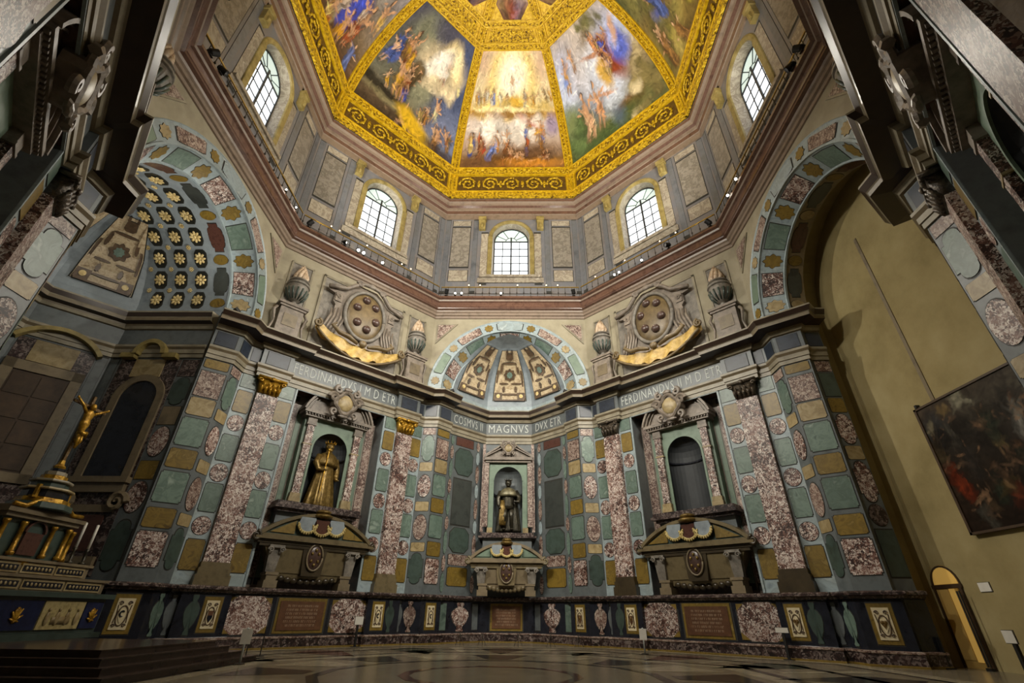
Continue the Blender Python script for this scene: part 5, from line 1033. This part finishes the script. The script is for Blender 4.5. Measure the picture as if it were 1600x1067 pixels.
def dado_flat(k, par, var0):
    P_ = lambda a, b: (wp(k, a), wp(k, b)); f = P_((-3.55, 14), (3.55, 14)); L = panel
    inscription(*f, 2.35, 4.75, par, 6)
    for c in (1.1, 6.0):
        for sx, sz in ((-1, -1), (-1, 1), (1, -1), (1, 1)): panel(par, 'rect', *f, c-.95+(0 if sx < 0 else 1.5), c-.55+(0 if sx < 0 else 1.5), 1.32+sz*.5-.2, 1.32+sz*.5+.2, 'jasper', 'corner_inlay', out=.2)
        panel(par, 'oct', *f, c-.95, c+.95, .58, 2.08, 'breccia', 'breccia_oval', out=.204)
    for a, b, sh in (((-5.12, 13.76), (-3.55, 13.76), 0), ((3.55, 13.76), (5.12, 13.76), 1)):
        g = P_(a, b); panel(par, 'vase', *g, (.08 if sh == 0 else .9), (.66 if sh == 0 else 1.48), .6, 2.05, 'green_dark', 'vase_inlay', out=.2); plaque_heraldic(*g, (.72 if sh == 0 else .1), (1.46 if sh == 0 else .84), par, var0+sh)
    g = P_((-HS, 14), (-5.12, 14)); panel(par, 'vase', *g, .1, .56, .6, 2.05, 'grey_marble', 'vase_inlay', out=.2); g = P_((5.12, 14), (HS, 14)); panel(par, 'vase', *g, .12, .58, .6, 2.05, 'grey_marble', 'vase_inlay', out=.2)
dado_flat('L1', DADO_O, 0); dado_flat('R1', DADO_O, 2)
for k, par, sides in (('C', DADO_O, (-1, 1)), ('L2', DADO_O, (1,)), ('R2', DADO_O, (-1,))):
    for sg in sides:
        if sg < 0: a, b, c = [wp(k, x) for x in PIER]; plaque_heraldic(b, c, .25, 1.05, par, 3 if k == 'R2' else 1); panel(par, 'vase', a, b, .12, .84, .58, 2.06, 'breccia_pink' if k == 'C' else 'green_marble', 'vase_inlay', out=.2)
        else: c, b, a = [wp(k, x) for x in PIER_R]; plaque_heraldic(c, b, .2, 1.0, par, 1 if k == 'L2' else 2); panel(par, 'vase', b, a, .12, .84, .58, 2.06, 'breccia_pink' if k == 'C' else 'green_marble', 'vase_inlay', out=.2)
for a, b, mir in ((C_REC[0], C_REC[1], 0), (C_REC[2], C_REC[3], 1)):
    u = lambda x, y: (3.465-y, 3.465-x) if mir else (x, y)
    q = u(.25, .75); panel(DADO_O, 'rect', a, b, *q, .65, 2.0, 'green_marble', 'dado_strip', out=.2); q = u(1.1, 2.5); panel(DADO_O, 'vase', a, b, *q, .58, 2.06, 'breccia', 'vase_inlay', out=.2); q = u(2.75, 3.2); panel(DADO_O, 'rect', a, b, *q, .65, 2.0, 'grey_marble', 'dado_strip', out=.2)
inscription((-1.75, 17.6), (1.75, 17.6), .75, 2.75, DADO_O, 6)
for k, a, b, us in (('L2', (4.2, 19.85), (4.2, 15.15), (3.2, 4.0)),):
    panel(DADO_O, 'vase', wp(k, a), wp(k, b), *us, .58, 2.06, 'breccia', 'vase_inlay', out=.2)

# ================================================================= ALTAR CHAPEL (left)
# side wall: dark round-headed niche with yellow broken pediment; oblique wall: framed wooden shutter
W2 = wl2; pA, qA = (4.2, 19.85), (4.2, 15.15)
T_A = Matrix.Translation((4.2, 19.85, 0)) @ Matrix.Rotation(-PI/2, 4, 'Z')      # x along wall, -y into the room
def onA(mb): mb.T = T_A; return mb
def onB(mb): mb.T = Matrix.Translation((1.75, 22.3, 0)) @ Matrix.Rotation(-PI/4, 4, 'Z'); return mb
panel(W2, 'rect', pA, qA, .62, 3.68, 2.6, 12.3, 'breccia_dark', 'wall_cladding', out=-.012); panel(W2, 'rect', (1.75, 22.3), pA, .1, 2.92, 2.6, 12.3, 'breccia_dark', 'wall_cladding', out=-.012)
m = onA(MB()); m.box(1.45, 3.2, -.05, .02, 6.5, 10.2); m.prism([(2.32+.875*math.cos(PI*i/14), 10.2+.9*math.sin(PI*i/14)) for i in range(15)], -.05, .02); nb = m.obj('dark_niche', 'black_marble', W2)
m = onA(MB()); m.archsweep([(0, -.12), (.34, -.12), (.34, 0), (0, 0)], .9, 10.2, 2.32, 0, PI, 16); m.box(1.1, 1.44, -.12, 0, 6.4, 10.2); m.box(3.22, 3.56, -.12, 0, 6.4, 10.2); m.box(1.0, 3.7, -.3, 0, 6.2, 6.45); m.box(1.1, 3.6, -.2, 0, 5.8, 6.2); m.obj('niche_surround', 'stone_brown', nb)
m = onA(MB()); m.archsweep([(0, -.4), (.22, -.4), (.22, 0), (0, 0)], .6, 12.5, 2.1, 0, PI, 12); m.box(.7, 1.4, -.35, 0, 12.3, 12.55); m.box(2.8, 3.5, -.35, 0, 12.3, 12.55); m.obj('niche_pediment', 'ochre_trim', nb)
m = onA(MB()); m.box(1.4, 2.9, -.06, 0, 11.35, 12.3); m.obj('pediment_field', 'jasper_pale', nb)
m = onA(MB()); volute(m, 3.55, -.15, 5.4, .4, 1, 1.5, .14); volute(m, 1.3, -.15, 5.4, .4, -1, 1.5, .14); m.box(1.4, 3.5, -.12, 0, 5.0, 5.3); m.box(1.7, 3.6, -.16, 0, 2.9, 3.3); m.obj('niche_apron', 'stone_brown', nb)
m = onA(MB()); m.box(1.9, 3.2, -.05, 0, 3.5, 4.9); m.obj('apron_panel', 'porphyry', nb)
for z0, z1, mm, sh in ((11.4, 12.3, 'breccia_dark', 'rect'), (9.9, 11.3, 'green_dark', 'pill'), (8.9, 9.8, 'stone_brown', 'rect'), (7.4, 8.8, 'breccia', 'oval'), (6.4, 7.2, 'jasper', 'rect'), (5.0, 6.3, 'breccia', 'oval'), (2.8, 4.7, 'green_dark', 'pill')): panel(W2, sh, pA, qA, 3.75, 4.6, z0, z1, mm)
for z0, z1, mm in ((2.6, 12.3, 'grey_marble'),): panel(W2, 'rect', pA, qA, .12, .5, z0, z1, mm, 'corner_pilaster'); panel(W2, 'rect', (1.75, 22.3), pA, 3.0, 3.38, z0, z1, mm, 'corner_pilaster')
m = onB(MB()); m.box(.5, 2.5, -.05, .02, 6.4, 10.75); sb = m.obj('wooden_shutter', 'wood_dark', W2)
for i in range(2):
    for j in range(4):
        m = onB(MB()); m.box(.58+.97*i, 1.46+.97*i, -.08, -.05, 6.5+1.05*j, 7.45+1.05*j); m.obj('shutter_panel', 'wood_dark', sb)
m = onB(MB())
for x0, x1, z0, z1 in ((.1, .5, 6.0, 11.2), (2.5, 2.9, 6.0, 11.2), (.1, 2.9, 10.75, 11.2), (.1, 2.9, 6.0, 6.4)): m.box(x0, x1, -.12, 0, z0, z1)
m.obj('shutter_frame', 'stone_brown', sb)
m = onB(MB()); m.archsweep([(0, -.4), (.2, -.4), (.2, 0), (0, 0)], 1.8, 11.1, 1.5, .6, PI-.6, 14); m.obj('shutter_pediment', 'ochre_trim', sb); m = onB(MB()); m.box(.7, 2.3, -.06, 0, 11.25, 12.3); m.obj('pediment_field', 'jasper_pale', sb)
# altar steps
st = empty('altar_steps', rz((0, 12.3, 0), PH['L2']), PH['L2']); tag(st, 'dark stone altar platform with four steps at the left', 'steps')
for i in range(4):
    e_ = .34*i; b = MB(); z1 = .62-.155*i; b.vprism([(-2.5-e_, 16.5), (-2.5-e_, 9.5-e_), (2.5+e_, 9.5-e_), (2.5+e_, 16.5)][::1], 0 if i == 3 else z1-.155, z1-.03); b.vprism([(-2.54-e_, 16.5), (-2.54-e_, 9.46-e_), (2.54+e_, 9.46-e_), (2.54+e_, 16.5)], z1-.03, z1); b.obj('step', 'step_brown', st, loc=(0, -12.3, 0))
# altar
al = empty('altar', rz((0, 15, .62), PH['L2']), PH['L2']); tag(al, 'inlaid stone altar with blue frontal and stepped green and gold tabernacle', 'altar'); LA = (0, -15, -.62)
def ap(mb, n, mm, par=None, smooth=False): return mb.obj(n, mm, par or al, smooth=smooth, loc=LA if par is None else None)
m = MB(); m.box(-3.5, 3.5, 14.35, 16.2, .62, .78); m.box(-3.35, 3.35, 14.5, 16.2, .78, 1.8); m.box(-3.5, 3.5, 14.3, 16.2, 1.8, 1.95); tb = ap(m, 'altar_table', 'green_dark')
for x0, x1, mm in ((-3.25, -2.5, 'frontal_blue'), (-2.45, -.85, 'frontal_stone'), (-.8, .8, 'frontal_blue'), (.85, 2.45, 'frontal_stone'), (2.5, 3.25, 'frontal_blue')):
    b = MB(); b.box(x0, x1, 14.44, 14.5, .9, 1.7); fo = b.obj('frontal_panel', mm, tb); g_ = MB(); cx = (x0+x1)/2
    if mm == 'frontal_blue':
        for t in range(7): g_.tube([(cx, 14.42, 1.15), (cx+.2*math.cos(t*.9), 14.4, 1.3+.22*math.sin(t*.9))], [.05, .02], 5)
        g_.ell((cx, 14.42, 1.3), (.13, .05, .22), 8, 6)
    else:
        for t in range(4): xx = x0+.25+t*.38; g_.ell((xx, 14.42, 1.2), (.09, .04, .2), 8, 5); g_.ell((xx, 14.42, 1.45), (.05, .04, .06), 6, 4)
        g_.box(cx-.35, cx+.35, 14.41, 14.45, 1.05, 1.25)
    g_.obj('frontal_figures', 'gilt' if mm == 'frontal_blue' else 'jasper_pale', fo, smooth=True)
def gradine(n, hx, y0, z0, z1, parts):
    m = MB(); m.box(-hx, hx, y0, 16.2, z0, z1-.08); m.box(-hx-.08, hx+.08, y0-.08, 16.2, z1-.08, z1); o = ap(m, n, 'stone_brown')
    for i in range(parts):
        a = -hx+.1+(2*hx-.2)*i/parts; b_ = a+(2*hx-.2)/parts-.08; f = MB(); f.box(a, b_, y0-.03, y0, z0+.05, z1-.13); fo = f.obj('inlay_border', 'jasper_pale', o); f = MB(); f.box(a+.05, b_-.05, y0-.04, y0-.02, z0+.1, z1-.18); f2 = f.obj('inlay_field', 'black_marble', fo)
        if True:
            q = MB(); nn = max(3, int((b_-a)/.16))
            for j in range(nn): q.ell((a+.1+(b_-a-.2)*(j+.5)/nn, y0-.045, (z0+z1)/2-.04), (.05, .02, .055), 6, 4)
            q.obj('inlay_rosettes', 'jasper_pale', fo, smooth=True)
gradine('lower_gradine', 3.3, 14.75, 1.95, 2.4, 4); gradine('upper_gradine', 2.6, 15.0, 2.4, 2.85, 4)
m = MB(); m.box(-1.25, 1.25, 15.15, 16.2, 2.85, 3.95); m.box(-1.9, 1.9, 15.5, 16.2, 2.85, 3.7); tab = ap(m, 'tabernacle', 'green_dark')
for x in (-1.15, -.55, .55, 1.15, 1.75, -1.75):
    c = MB(); yy = 15.05 if abs(x) < 1.5 else 15.42; c.lathe([(.1, 2.9), (.11, 3.0), (.075, 3.02), (.065, 3.75), (.1, 3.8), (.1, 3.88)], x, yy, 10); c.obj('tabernacle_column', 'gilt', tab, smooth=True)
m = MB(); m.box(-.32, .32, 15.08, 15.16, 2.95, 3.6); m.archsweep([(0, 15.06), (.06, 15.06), (.06, 15.16), (0, 15.16)], .32, 3.6, 0, 0, PI, 10); m.obj('tabernacle_door', 'porphyry', tab); m = MB(); m.ell((0, 15.02, 2.75), (.22, .05, .1), 10, 6); m.obj('tabernacle_boss', 'gilt', tab, smooth=True)
m = MB(); m.box(-1.35, 1.35, 14.95, 16.2, 3.95, 4.08); m.box(-1.45, 1.45, 14.85, 16.2, 4.08, 4.2); m.box(-1.25, 1.25, 15.05, 16.2, 4.2, 4.3); o = ap(m, 'tabernacle_cornice', 'stone_brown')
m = MB(); m.tube([(-1.3, 14.95, 4.32), (-.9, 14.95, 4.3), (-.5, 14.95, 4.55), (0, 14.95, 4.62), (.5, 14.95, 4.55), (.9, 14.95, 4.3), (1.3, 14.95, 4.32)], .07, 6); m.obj('gilt_crest', 'gilt', o, smooth=True)
z = 4.3
for i, (r_, h_, mm) in enumerate(((.85, .2, 'green_dark'), (.7, .16, 'gilt'), (.62, .26, 'black_marble'), (.72, .08, 'jasper_pale'), (.5, .2, 'green_dark'), (.58, .08, 'stone_cream'), (.36, .16, 'gilt'), (.3, .14, 'stone_cream'), (.2, .12, 'black_marble'))):
    m = MB(); m.lathe([(r_, z), (r_*1.03, z+.03), (r_, z+h_)], 0, 15.4, 8); ap(m, 'tabernacle_tier', mm); z += h_
for sg in (-1, 1): m = MB(); m.box(sg*.6-.05, sg*.6+.05, 15.1, 15.2, 4.66, 5.05); m.box(sg*.6-.14, sg*.6+.14, 15.08, 15.22, 4.62, 4.68); m.obj('gilt_finial', 'gilt', al, loc=LA)
# crucifix
cr = empty('crucifix', rz((0, 15.4, z), PH['L2']), PH['L2']); tag(cr, 'gilded crucifix with arms raised standing on the altar tabernacle', 'crucifix')
m = MB(); m.box(-.05, .05, -.04, .04, 0, 2.75); m.obj('cross_shaft', 'gold_dark', cr); m = MB(); m.box(-.72, .72, -.035, .035, 2.28, 2.38); m.obj('cross_bar', 'gold_dark', cr)
b = MB(); b.rings(robe_rings([(.0, .05, .05), (.12, .08, .08), (.24, .1, .1), (.4, .12, .11), (.5, .17, .13), (.56, .18, .13), (.66, .14, .11), (.76, .18, .12), (.84, .19, .12), (.9, .1, .09), (.94, .06, .06)], 1.35, 5, .12, n=16)); b.ell((-.02, -.05, 1.36), (.1, .11, .14), 10, 7)
for sg in (-1, 1): b.tube([(sg*.15, 0, 1.12), (sg*.4, -.02, 1.3), (sg*.68, 0, 1.48)], [.065, .05, .035], 7); b.ell((sg*.71, 0, 1.5), (.045, .03, .05), 6, 4); b.tube([(sg*.05, -.04, .3), (sg*.06, -.1, .1), (0, -.06, -.2)], [.075, .06, .035], 6)
b.obj('figure', 'gilt', cr, smooth=True, loc=(0, -.1, .95)); m = MB(); m.tube([(-.12, -.2, 1.35), (0, -.24, 1.3), (.14, -.2, 1.36), (.26, -.12, 1.22)], [.06, .08, .07, .03], 6); m.obj('loincloth', 'gilt', cr, smooth=True)
m = MB(); m.lathe([(.16, 0), (.18, .08), (.1, .16), (.08, .3)], 0, 0, 10); m.obj('cross_foot', 'gilt', cr)
for i, (x, y, zz, lb) in enumerate(((1.75, 15.1, 2.852, 'white candle on a dark stick right beside the tabernacle'), (2.3, 15.1, 2.852, 'white candle on a dark stick at the altar shelf end'), (-2.0, 15.1, 2.852, 'tall white candle at the left edge of the altar'))):
    c = empty('altar_candle', rz((x, y, zz), PH['L2']), PH['L2']); tag(c, lb, 'candle', 'altar candles'); m = MB(); m.lathe([(.12, 0), (.13, .05), (.04, .1), (.06, .3), (.03, .4), (.08, .52)], 0, 0, 10); m.obj('candlestick', 'bronze_dark', c, smooth=True); m = MB(); m.lathe([(.045, .5), (.045, 1.35), (.01, 1.37)], 0, 0, 8); m.obj('candle_shaft', 'white_paper', c, smooth=True)

# ================================================================= RIGHT CHAPEL: painting, door, signs
PNT['B'] = ([(0, '#2c2118'), (.3, '#33271d'), (.7, '#3a332b'), (1, '#54493c')],
    blob(.3, .85, .9, .14, 8, '#6a6152', .8, .5)+blob(.75, .75, .4, .12, 0, '#8b8577', .7, .5)+blob(-.85, .8, .2, .12, 0, '#4a4c50', .9, .4)+blob(-.92, .82, .06, .05, 0, '#cdbf98', .9, .3)+blob(-.62, .92, .1, .05, 0, '#b99a62', .8, .3)+blob(-.3, .93, .1, .06, 20, '#e3dcbc', .9, .3)+blob(-.15, .9, .08, .02, -20, '#e3dcbc', .9, .3)
    +fig(-.85, .42, .32, 8, '#a23f1e', shade='#140d08')+fig(-.55, .5, .3, -6, '#4a4038', shade='#140d08')+fig(-.1, .62, .34, 4, '#8d7a4c', shade='#140d08', arm=1)+fig(.3, .66, .34, -5, '#b5b1a6', shade='#140d08')+fig(.62, .55, .36, 6, '#7a5a34', shade='#140d08', arm=1)+fig(.12, .32, .36, 16, '#8f5a33', shade='#140d08', arm=1)+blob(-.1, .2, .3, .03, -30, '#6d7264', .8, .4)+fig(-.3, .28, .3, -10, '#3f4636', shade='#140d08')+fig(.7, .24, .34, -12, '#9a8a3e', shade='#140d08', arm=1)+blob(.0, .08, .12, .04, 0, '#6d2f1c', .9, .4)+fig(-.6, .2, .26, 20, '#5d4c33', shade='#140d08', arm=1)+blob(-.6, .7, .35, .06, 10, '#1c1511', .8, .5)+crowd(-.95, .95, .1, .75, 22, .22, ['#4a4038', '#5d4c33', '#7a3a22', '#6a6458', '#3f4636', '#85703f'], 21, '#140d08')+puffs(-.9, .9, .05, .8, 26, '#2a2019', 22, .13, .6))
PNT['B'] = ([(a, shift(b, .75)) for a, b in PNT['B'][0]], [(b[0], b[1], b[2], b[3], b[4], shift(b[5], .62), b[6]*.85, b[7]) for b in PNT['B'][1]])
pt = empty('wall_painting', rz((0.9, 17.05, 4.1), PH['R2']), PH['R2']); tag(pt, 'large dark crowded figure painting in a thin frame on the ochre wall', 'painting')
painted('canvas', 'B', 170, 150, lambda u, v: (u*2.72, -.09, .05+v*4.66), 'oil_paint', pt, 0, 77, .05, .3)
m = MB()
for x0, x1, z0, z1 in ((-2.8, -2.7, 0, 4.76), (2.7, 2.8, 0, 4.76), (-2.8, 2.8, 0, .08), (-2.8, 2.8, 4.68, 4.76)): m.box(x0, x1, -.14, .02, z0, z1)
m.obj('picture_frame', 'wood_dark', pt); m = MB(); m.box(-2.72, 2.72, -.06, .02, .04, 4.7); m.obj('stretcher', 'wood_dark', pt); m = MB(); m.box(-2.66, -2.56, -.16, 0, 4.76, 4.9); m.obj('hanging_hook', 'iron_dark', pt)
dr = struct(empty('door_1', rz((-4.05, 17.1, 0), PH['R2']), PH['R2'])); 
m = MB(); m.box(-.62, .62, -.005, .0, 0, 2.6); m.prism([(.62*math.cos(PI*i/12), 2.6+.72*math.sin(PI*i/12)) for i in range(13)], -.005, 0); m.obj('passage_wall', 'corridor', dr)
l = mat('corridor_glow', ['#c9a052'], emit=.32)  # self-glowing copy of the corridor colour stands for light in the passage
for (x0, x1, z0, z1, mm) in ((-.56, -.02, .25, 2.5, 'corridor'), (.02, .38, .2, 2.5, 'corridor_glow')): m = MB(); m.box(x0, x1, -.03, -.006, z0, z1); m.obj('passage_panel', mm, dr)
m = MB(); m.prism([(.56*math.cos(PI*i/12), 2.66+.62*math.sin(PI*i/12)) for i in range(13)], -.03, -.006); m.obj('fanlight', 'corridor_glow', dr)
m = MB(); m.box(-.7, .7, -.07, 0, 2.52, 2.64); m.box(.56, .66, -.07, 0, 0, 2.52); m.box(-.66, -.6, -.07, 0, 0, 2.52); m.archsweep([(0, -.05), (.06, -.05), (.06, 0), (0, 0)], .62, 2.62, 0, 0, PI, 12); m.obj('door_frame', 'wood_dark', dr)
m = MB(); m.box(.4, .56, -.12, -.03, .05, 2.5); m.obj('open_door_leaf', 'wood_amber', dr)
m = MB(); m.tube([(.62, -.25, .1), (.62, -.25, 2.4)], .03, 6); m.tube([(.78, -.3, .1), (.78, -.3, 2.4)], .03, 6); m.box(.58, .82, -.34, -.2, 0, .08); m.obj('door_bars', 'iron_dark', dr)
def sign(name, label, k, x, y, z, w_, h_, post=None):
    o = empty(name, rz((x, y, 0), PH[k]), PH[k]); tag(o, label, 'sign'); m = MB(); m.box(-w_/2, w_/2, -.02, .0, z, z+h_); m.obj('sign_plate', 'white_paper', o)
    m = MB(); m.box(-w_/2-.015, w_/2+.015, 0, .02, z-.015, z+h_+.015); m.obj('sign_backing', 'iron', o)
    if post: m = MB(); m.box(-.05, .05, .02, .1, 0, z); m.box(-.18, .18, -.1, .2, 0, .03); m.obj('sign_post', 'iron_dark', o)
    return o
sign('wall_sign', 'small white notice on the ochre wall beside the arched door', 'R2', -2.45, 17.08, 2.35, .45, .28)
sign('information_stand', 'white notice on a dark stand before the left tomb dado', 'L1', 2.75, 13.1, .95, .45, .35, True)
sign('information_stand', 'white notice on a dark stand before the right tomb dado', 'R1', 3.5, 13.1, .95, .5, .18, True)
sign('information_stand', 'white notice at the far right edge beside the painting wall', 'R2', .6, 14.45, .95, .34, .3, True)
def barrier(label, x, y, ang, n=3, col='white_metal'):
    o = empty('barrier_post', (x, y, 0), ang); tag(o, label, 'barrier'); m = MB(); m.lathe([(.16, 0), (.16, .03), (.03, .05)], 0, 0, 14); m.obj('foot', 'iron', o); m = MB(); m.tube([(0, 0, .04), (0, 0, .95)], .035, 10); m.ell((0, 0, .97), (.05, .05, .05), 8, 5); m.obj('post', col, o, smooth=True); m = MB(); m.box(-.16, .16, -.04, .0, .55, .98); m.obj('notice', 'white_paper', o)
barrier('pale metal post with notice at the right end of the altar steps', -8.2, 1.9, .6); barrier('pale metal post with notice before the right pilaster', 6.5, 9.2, -.3)
for i, (x, lb) in enumerate(((-2.4, 'leftmost'), (-1.2, 'second from left'), (.75, 'middle'), (2.5, 'second from right'), (4.0, 'rightmost'))):
    o = empty('easel_stand', (x, 13.6, 0)); tag(o, lb+' of five thin wire stands along the back dado', 'stand', 'thin wire stands along the back dado'); 
    for sg in (-1, 1): m = MB(); m.tube([(sg*.24, -.1, 0), (-sg*.06, 0, .62)], .014, 5); m.obj('leg', 'iron', o)
    m = MB(); m.tube([(0, .25, 0), (0, 0, .55)], .014, 5); m.obj('leg', 'iron', o)
for i, (x, y) in enumerate(((-9.4, 4.6), (-9.1, 5.1))):
    o = empty('rope_post', (x, y, 0)); tag(o, ('nearer' if i == 0 else 'farther')+' of two thin black posts beside the altar steps', 'post', 'thin black posts by the altar steps'); m = MB(); m.lathe([(.15, 0), (.15, .02), (.02, .03)], 0, 0, 12); m.obj('foot', 'iron_dark', o); m = MB(); m.tube([(0, 0, .02), (0, 0, .9)], .02, 6); m.obj('shaft', 'iron_dark', o)
o = empty('floor_barrier', rz((-3.9, 15.9, 0), PH['R2']), PH['R2']); tag(o, 'black leaning barrier panels in front of the lit door', 'barrier')
for dx in (0, .35): m = MB(); m.box(-.45+dx, -.3+dx, -.05, 0, 0, .95); m.box(-.5+dx, -.2+dx, -.2, .1, 0, .04); m.obj('barrier_panel', 'barrier_black', o)

# ================================================================= GALLERY RAILING AND LAMPS
BAL = MB(); BAL.tube([(0, 0, 22.9), (0, 0, 23.86)], .022, 5); BAL.ell((0, 0, 23.35), (.06, .06, .09), 6, 4); BALM = BAL.mesh('baluster', 'iron')
for k in ('C', 'L1', 'R1', 'L2', 'R2', 'L3', 'R3'):
    y = 13.4; hs = y*TAN-.09; r = empty('gallery_railing', rz((0, y, 22.88), PH[k]), PH[k]); tag(r, 'thin iron gallery railing with brass handrail above the %s' % WHERE[k], 'railing', 'gallery railings')
    m = MB(); m.box(-hs, hs, -.03, .03, .98, 1.05); m.obj('handrail', 'brass_rail', r); m = MB(); m.box(-hs, hs, -.02, .02, .12, .15); m.obj('lower_rail', 'iron', r)
    n = 20
    for i in range(n+1): link('baluster', BALM, r, loc=(-hs+2*hs*i/n, 0, -22.88))
LAMPM = {}
def lamp_meshes():
    h = MB(); h.lathe([(.05, -.12), (.11, -.1), (.13, .1), (.11, .12)], 0, 0, 10); LAMPM['h'] = h.mesh('lamp_housing', 'iron_dark')
    f = MB(); f.rings([[(r_*math.cos(2*PI*i/12), r_*math.sin(2*PI*i/12), z_) for i in range(12)] for r_, z_ in ((.02, -.16), (.1, -.15), (.16, -.05), (.17, .28), (.15, .28), (.13, .02), (.02, .0))], cap=False); LAMPM['f'] = f.mesh('lamp_hood', 'iron_dark')
    b = MB(); b.ell((0, 0, .11), (.1, .1, .05), 10, 5); LAMPM['bw'] = b.mesh('lamp_bulb', 'bulb_white'); LAMPM['bm'] = b.mesh('lamp_bulb', 'bulb_warm')
    y = MB(); y.box(-.02, .02, -.02, .02, -.3, -.1); y.box(-.1, .1, -.1, .1, -.33, -.3); LAMPM['y'] = y.mesh('lamp_bracket', 'iron_dark')
lamp_meshes()
def spot(k, s, z, y, aim, energy, warm, label, size=1.0, angle=70, blend=.6, soft=.25, color=None, hood=False):
    p = Vector(rz((s, y, z), PH[k])); o = empty('gallery_spotlight', p); tag(o, label, 'lamp', 'gallery spotlights'); d = (Vector(aim)-p).normalized(); q = d.to_track_quat('Z', 'Y').to_euler()
    h = link('housing', LAMPM['f' if hood else 'h'], o); h.rotation_euler = q; h.scale = (size,)*3; b = link('bulb', LAMPM['bm' if warm else 'bw'], o); b.rotation_euler = q; b.scale = (size*(.8 if hood else 1),)*3; b.location = d*(-.02*size if hood else 0); br = link('bracket', LAMPM['y'], o); br.scale = (size,)*3
    if energy:
        ld = bpy.data.lights.new('spot_light', 'SPOT'); ld.energy = energy; ld.spot_size = math.radians(angle); ld.spot_blend = blend; ld.shadow_soft_size = soft; ld.color = color or ((1, .94, .82) if warm else (1, .94, .82))
        lo = bpy.data.objects.new('spot_light', ld); COL.objects.link(lo); lo.parent = o; lo.location = d*.42*size; lo.rotation_euler = (-d).to_track_quat('Z', 'Y').to_euler()
# small lamps along the rails, as photographed
ORD = ['first', 'second', 'third', 'fourth', 'fifth']
for k, dots in {'L1': [(-3.7, 1), (-3.1, 1), (-1.0, 1), (1.9, 1), (2.7, 1)], 'C': [(-3.3, 1), (-2.4, 1), (.6, 1), (2.9, 1), (3.8, 1)], 'R1': [(-4.0, 1), (-1.3, 1), (1.6, 1), (2.8, 1)]}.items():
    for i, (s_, wm) in enumerate(dots): spot(k, s_, 24.11, 13.4, (0, 0, 16), 0, True, '%s small warm lamp from left on the handrail above the %s' % (ORD[i], WHERE[k]), .5)
for k, dots in {'L1': [(-1.6, 1.2), (-1.2, 1.2), (.3, 1.1)], 'C': [(-4.3, .9), (-3.8, .9), (-.7, .9)], 'R1': [(-2.2, .9), (-1.8, .9), (.1, .9)], 'L2': [(4.3, .6), (2.9, .6)], 'R2': [(-2.2, .9), (-3.4, .9)]}.items():
    for i, (s_, sz) in enumerate(dots): spot(k, s_, 23.2, 13.2, (0, -6, 3), SPOT_WALL*.09, False, '%s white lamp from left at the railing foot above the %s' % (ORD[i], WHERE[k]), sz*.9, 100, .8)
# floodlights at the gallery corners: upper head to the dome, lower head across to the far walls
for k, s_, aimd, aimw in (('L1', -5.1, (6, 6, 44), None), ('R1', 5.1, (-6, 6, 44), None), ('C', -5.0, (3, -4, 46), None), ('C', 5.0, (-3, -4, 46), None),
        ('L2', -4.9, (2, 9, 42), (5, 12, 13)), ('R2', 4.9, (-2, 9, 42), (-5, 12, 13)), ('L3', 3.0, (2, 10, 40), (3, 16, 14)), ('R3', -3.0, (-2, 10, 40), (-3, 16, 14)),
        ('L3', -2.0, (0, 10, 40), (9.5, 9.5, 14)), ('R3', 2.0, (0, 10, 40), (-9.5, 9.5, 14))):
    sd = 'left' if s_ < 0 else 'right'
    spot(k, s_, 23.22, 13.17, aimd, FLOOD_DOME*(.4 if k == 'C' else 1), True, 'black floodlight facing the dome at %s end above the %s' % (sd, WHERE[k]), 1.0, 110, 1, .4, hood=True)
    if aimw: spot(k, s_-math.copysign(.75, s_), 23.22, 13.17, aimw, SPOT_WALL, False, 'black floodlight facing across the chapel at %s end above the %s' % (sd, WHERE[k]), 1.0, 75, .9, .4, hood=True)
for k, s_, aim, e_, lb in (('R1', 2.2, (-17.5, 1.0, 17), 1.7, 'added black fill floodlight facing the altar chapel above the right tomb wall'), ('L1', -2.6, (17, -1, 8), 1.15, 'black floodlight facing the plastered chapel above the left tomb wall'),  # altar chapel flood is an added lamp that brightens the chapel vault
        ('L3', .5, (0, 17, 12), .7, 'black floodlight facing the back arch above the nearest left wall'), ('R3', -.5, (0, 17, 12), .7, 'black floodlight facing the back arch above the nearest right wall')):
    spot(k, s_, 23.22, 13.17, aim, SPOT_WALL*e_, False, lb, 1.0, 60, .9, .4, hood=True)
# uplights standing on the cornice ledge of the piers
for k, sg, aim, e_, lb in (('L2', -1, (1.5, 17.5, 19), 620, 'cornice uplight on the near pier of the altar chapel'), ('L2', 1, (-1.5, 17.5, 19), 620, 'cornice uplight on the far pier of the altar chapel'),
        ('C', -1, (1.5, 15.5, 18.5), 260, 'cornice uplight on the left pier of the back arch'), ('C', 1, (-1.5, 15.5, 18.5), 260, 'cornice uplight on the right pier of the back arch')):
    spot(k, sg*4.15, 15.22, 14.25, rz(aim, PH[k]), e_, False, lb, .8, 120, 1, .3, hood=True)
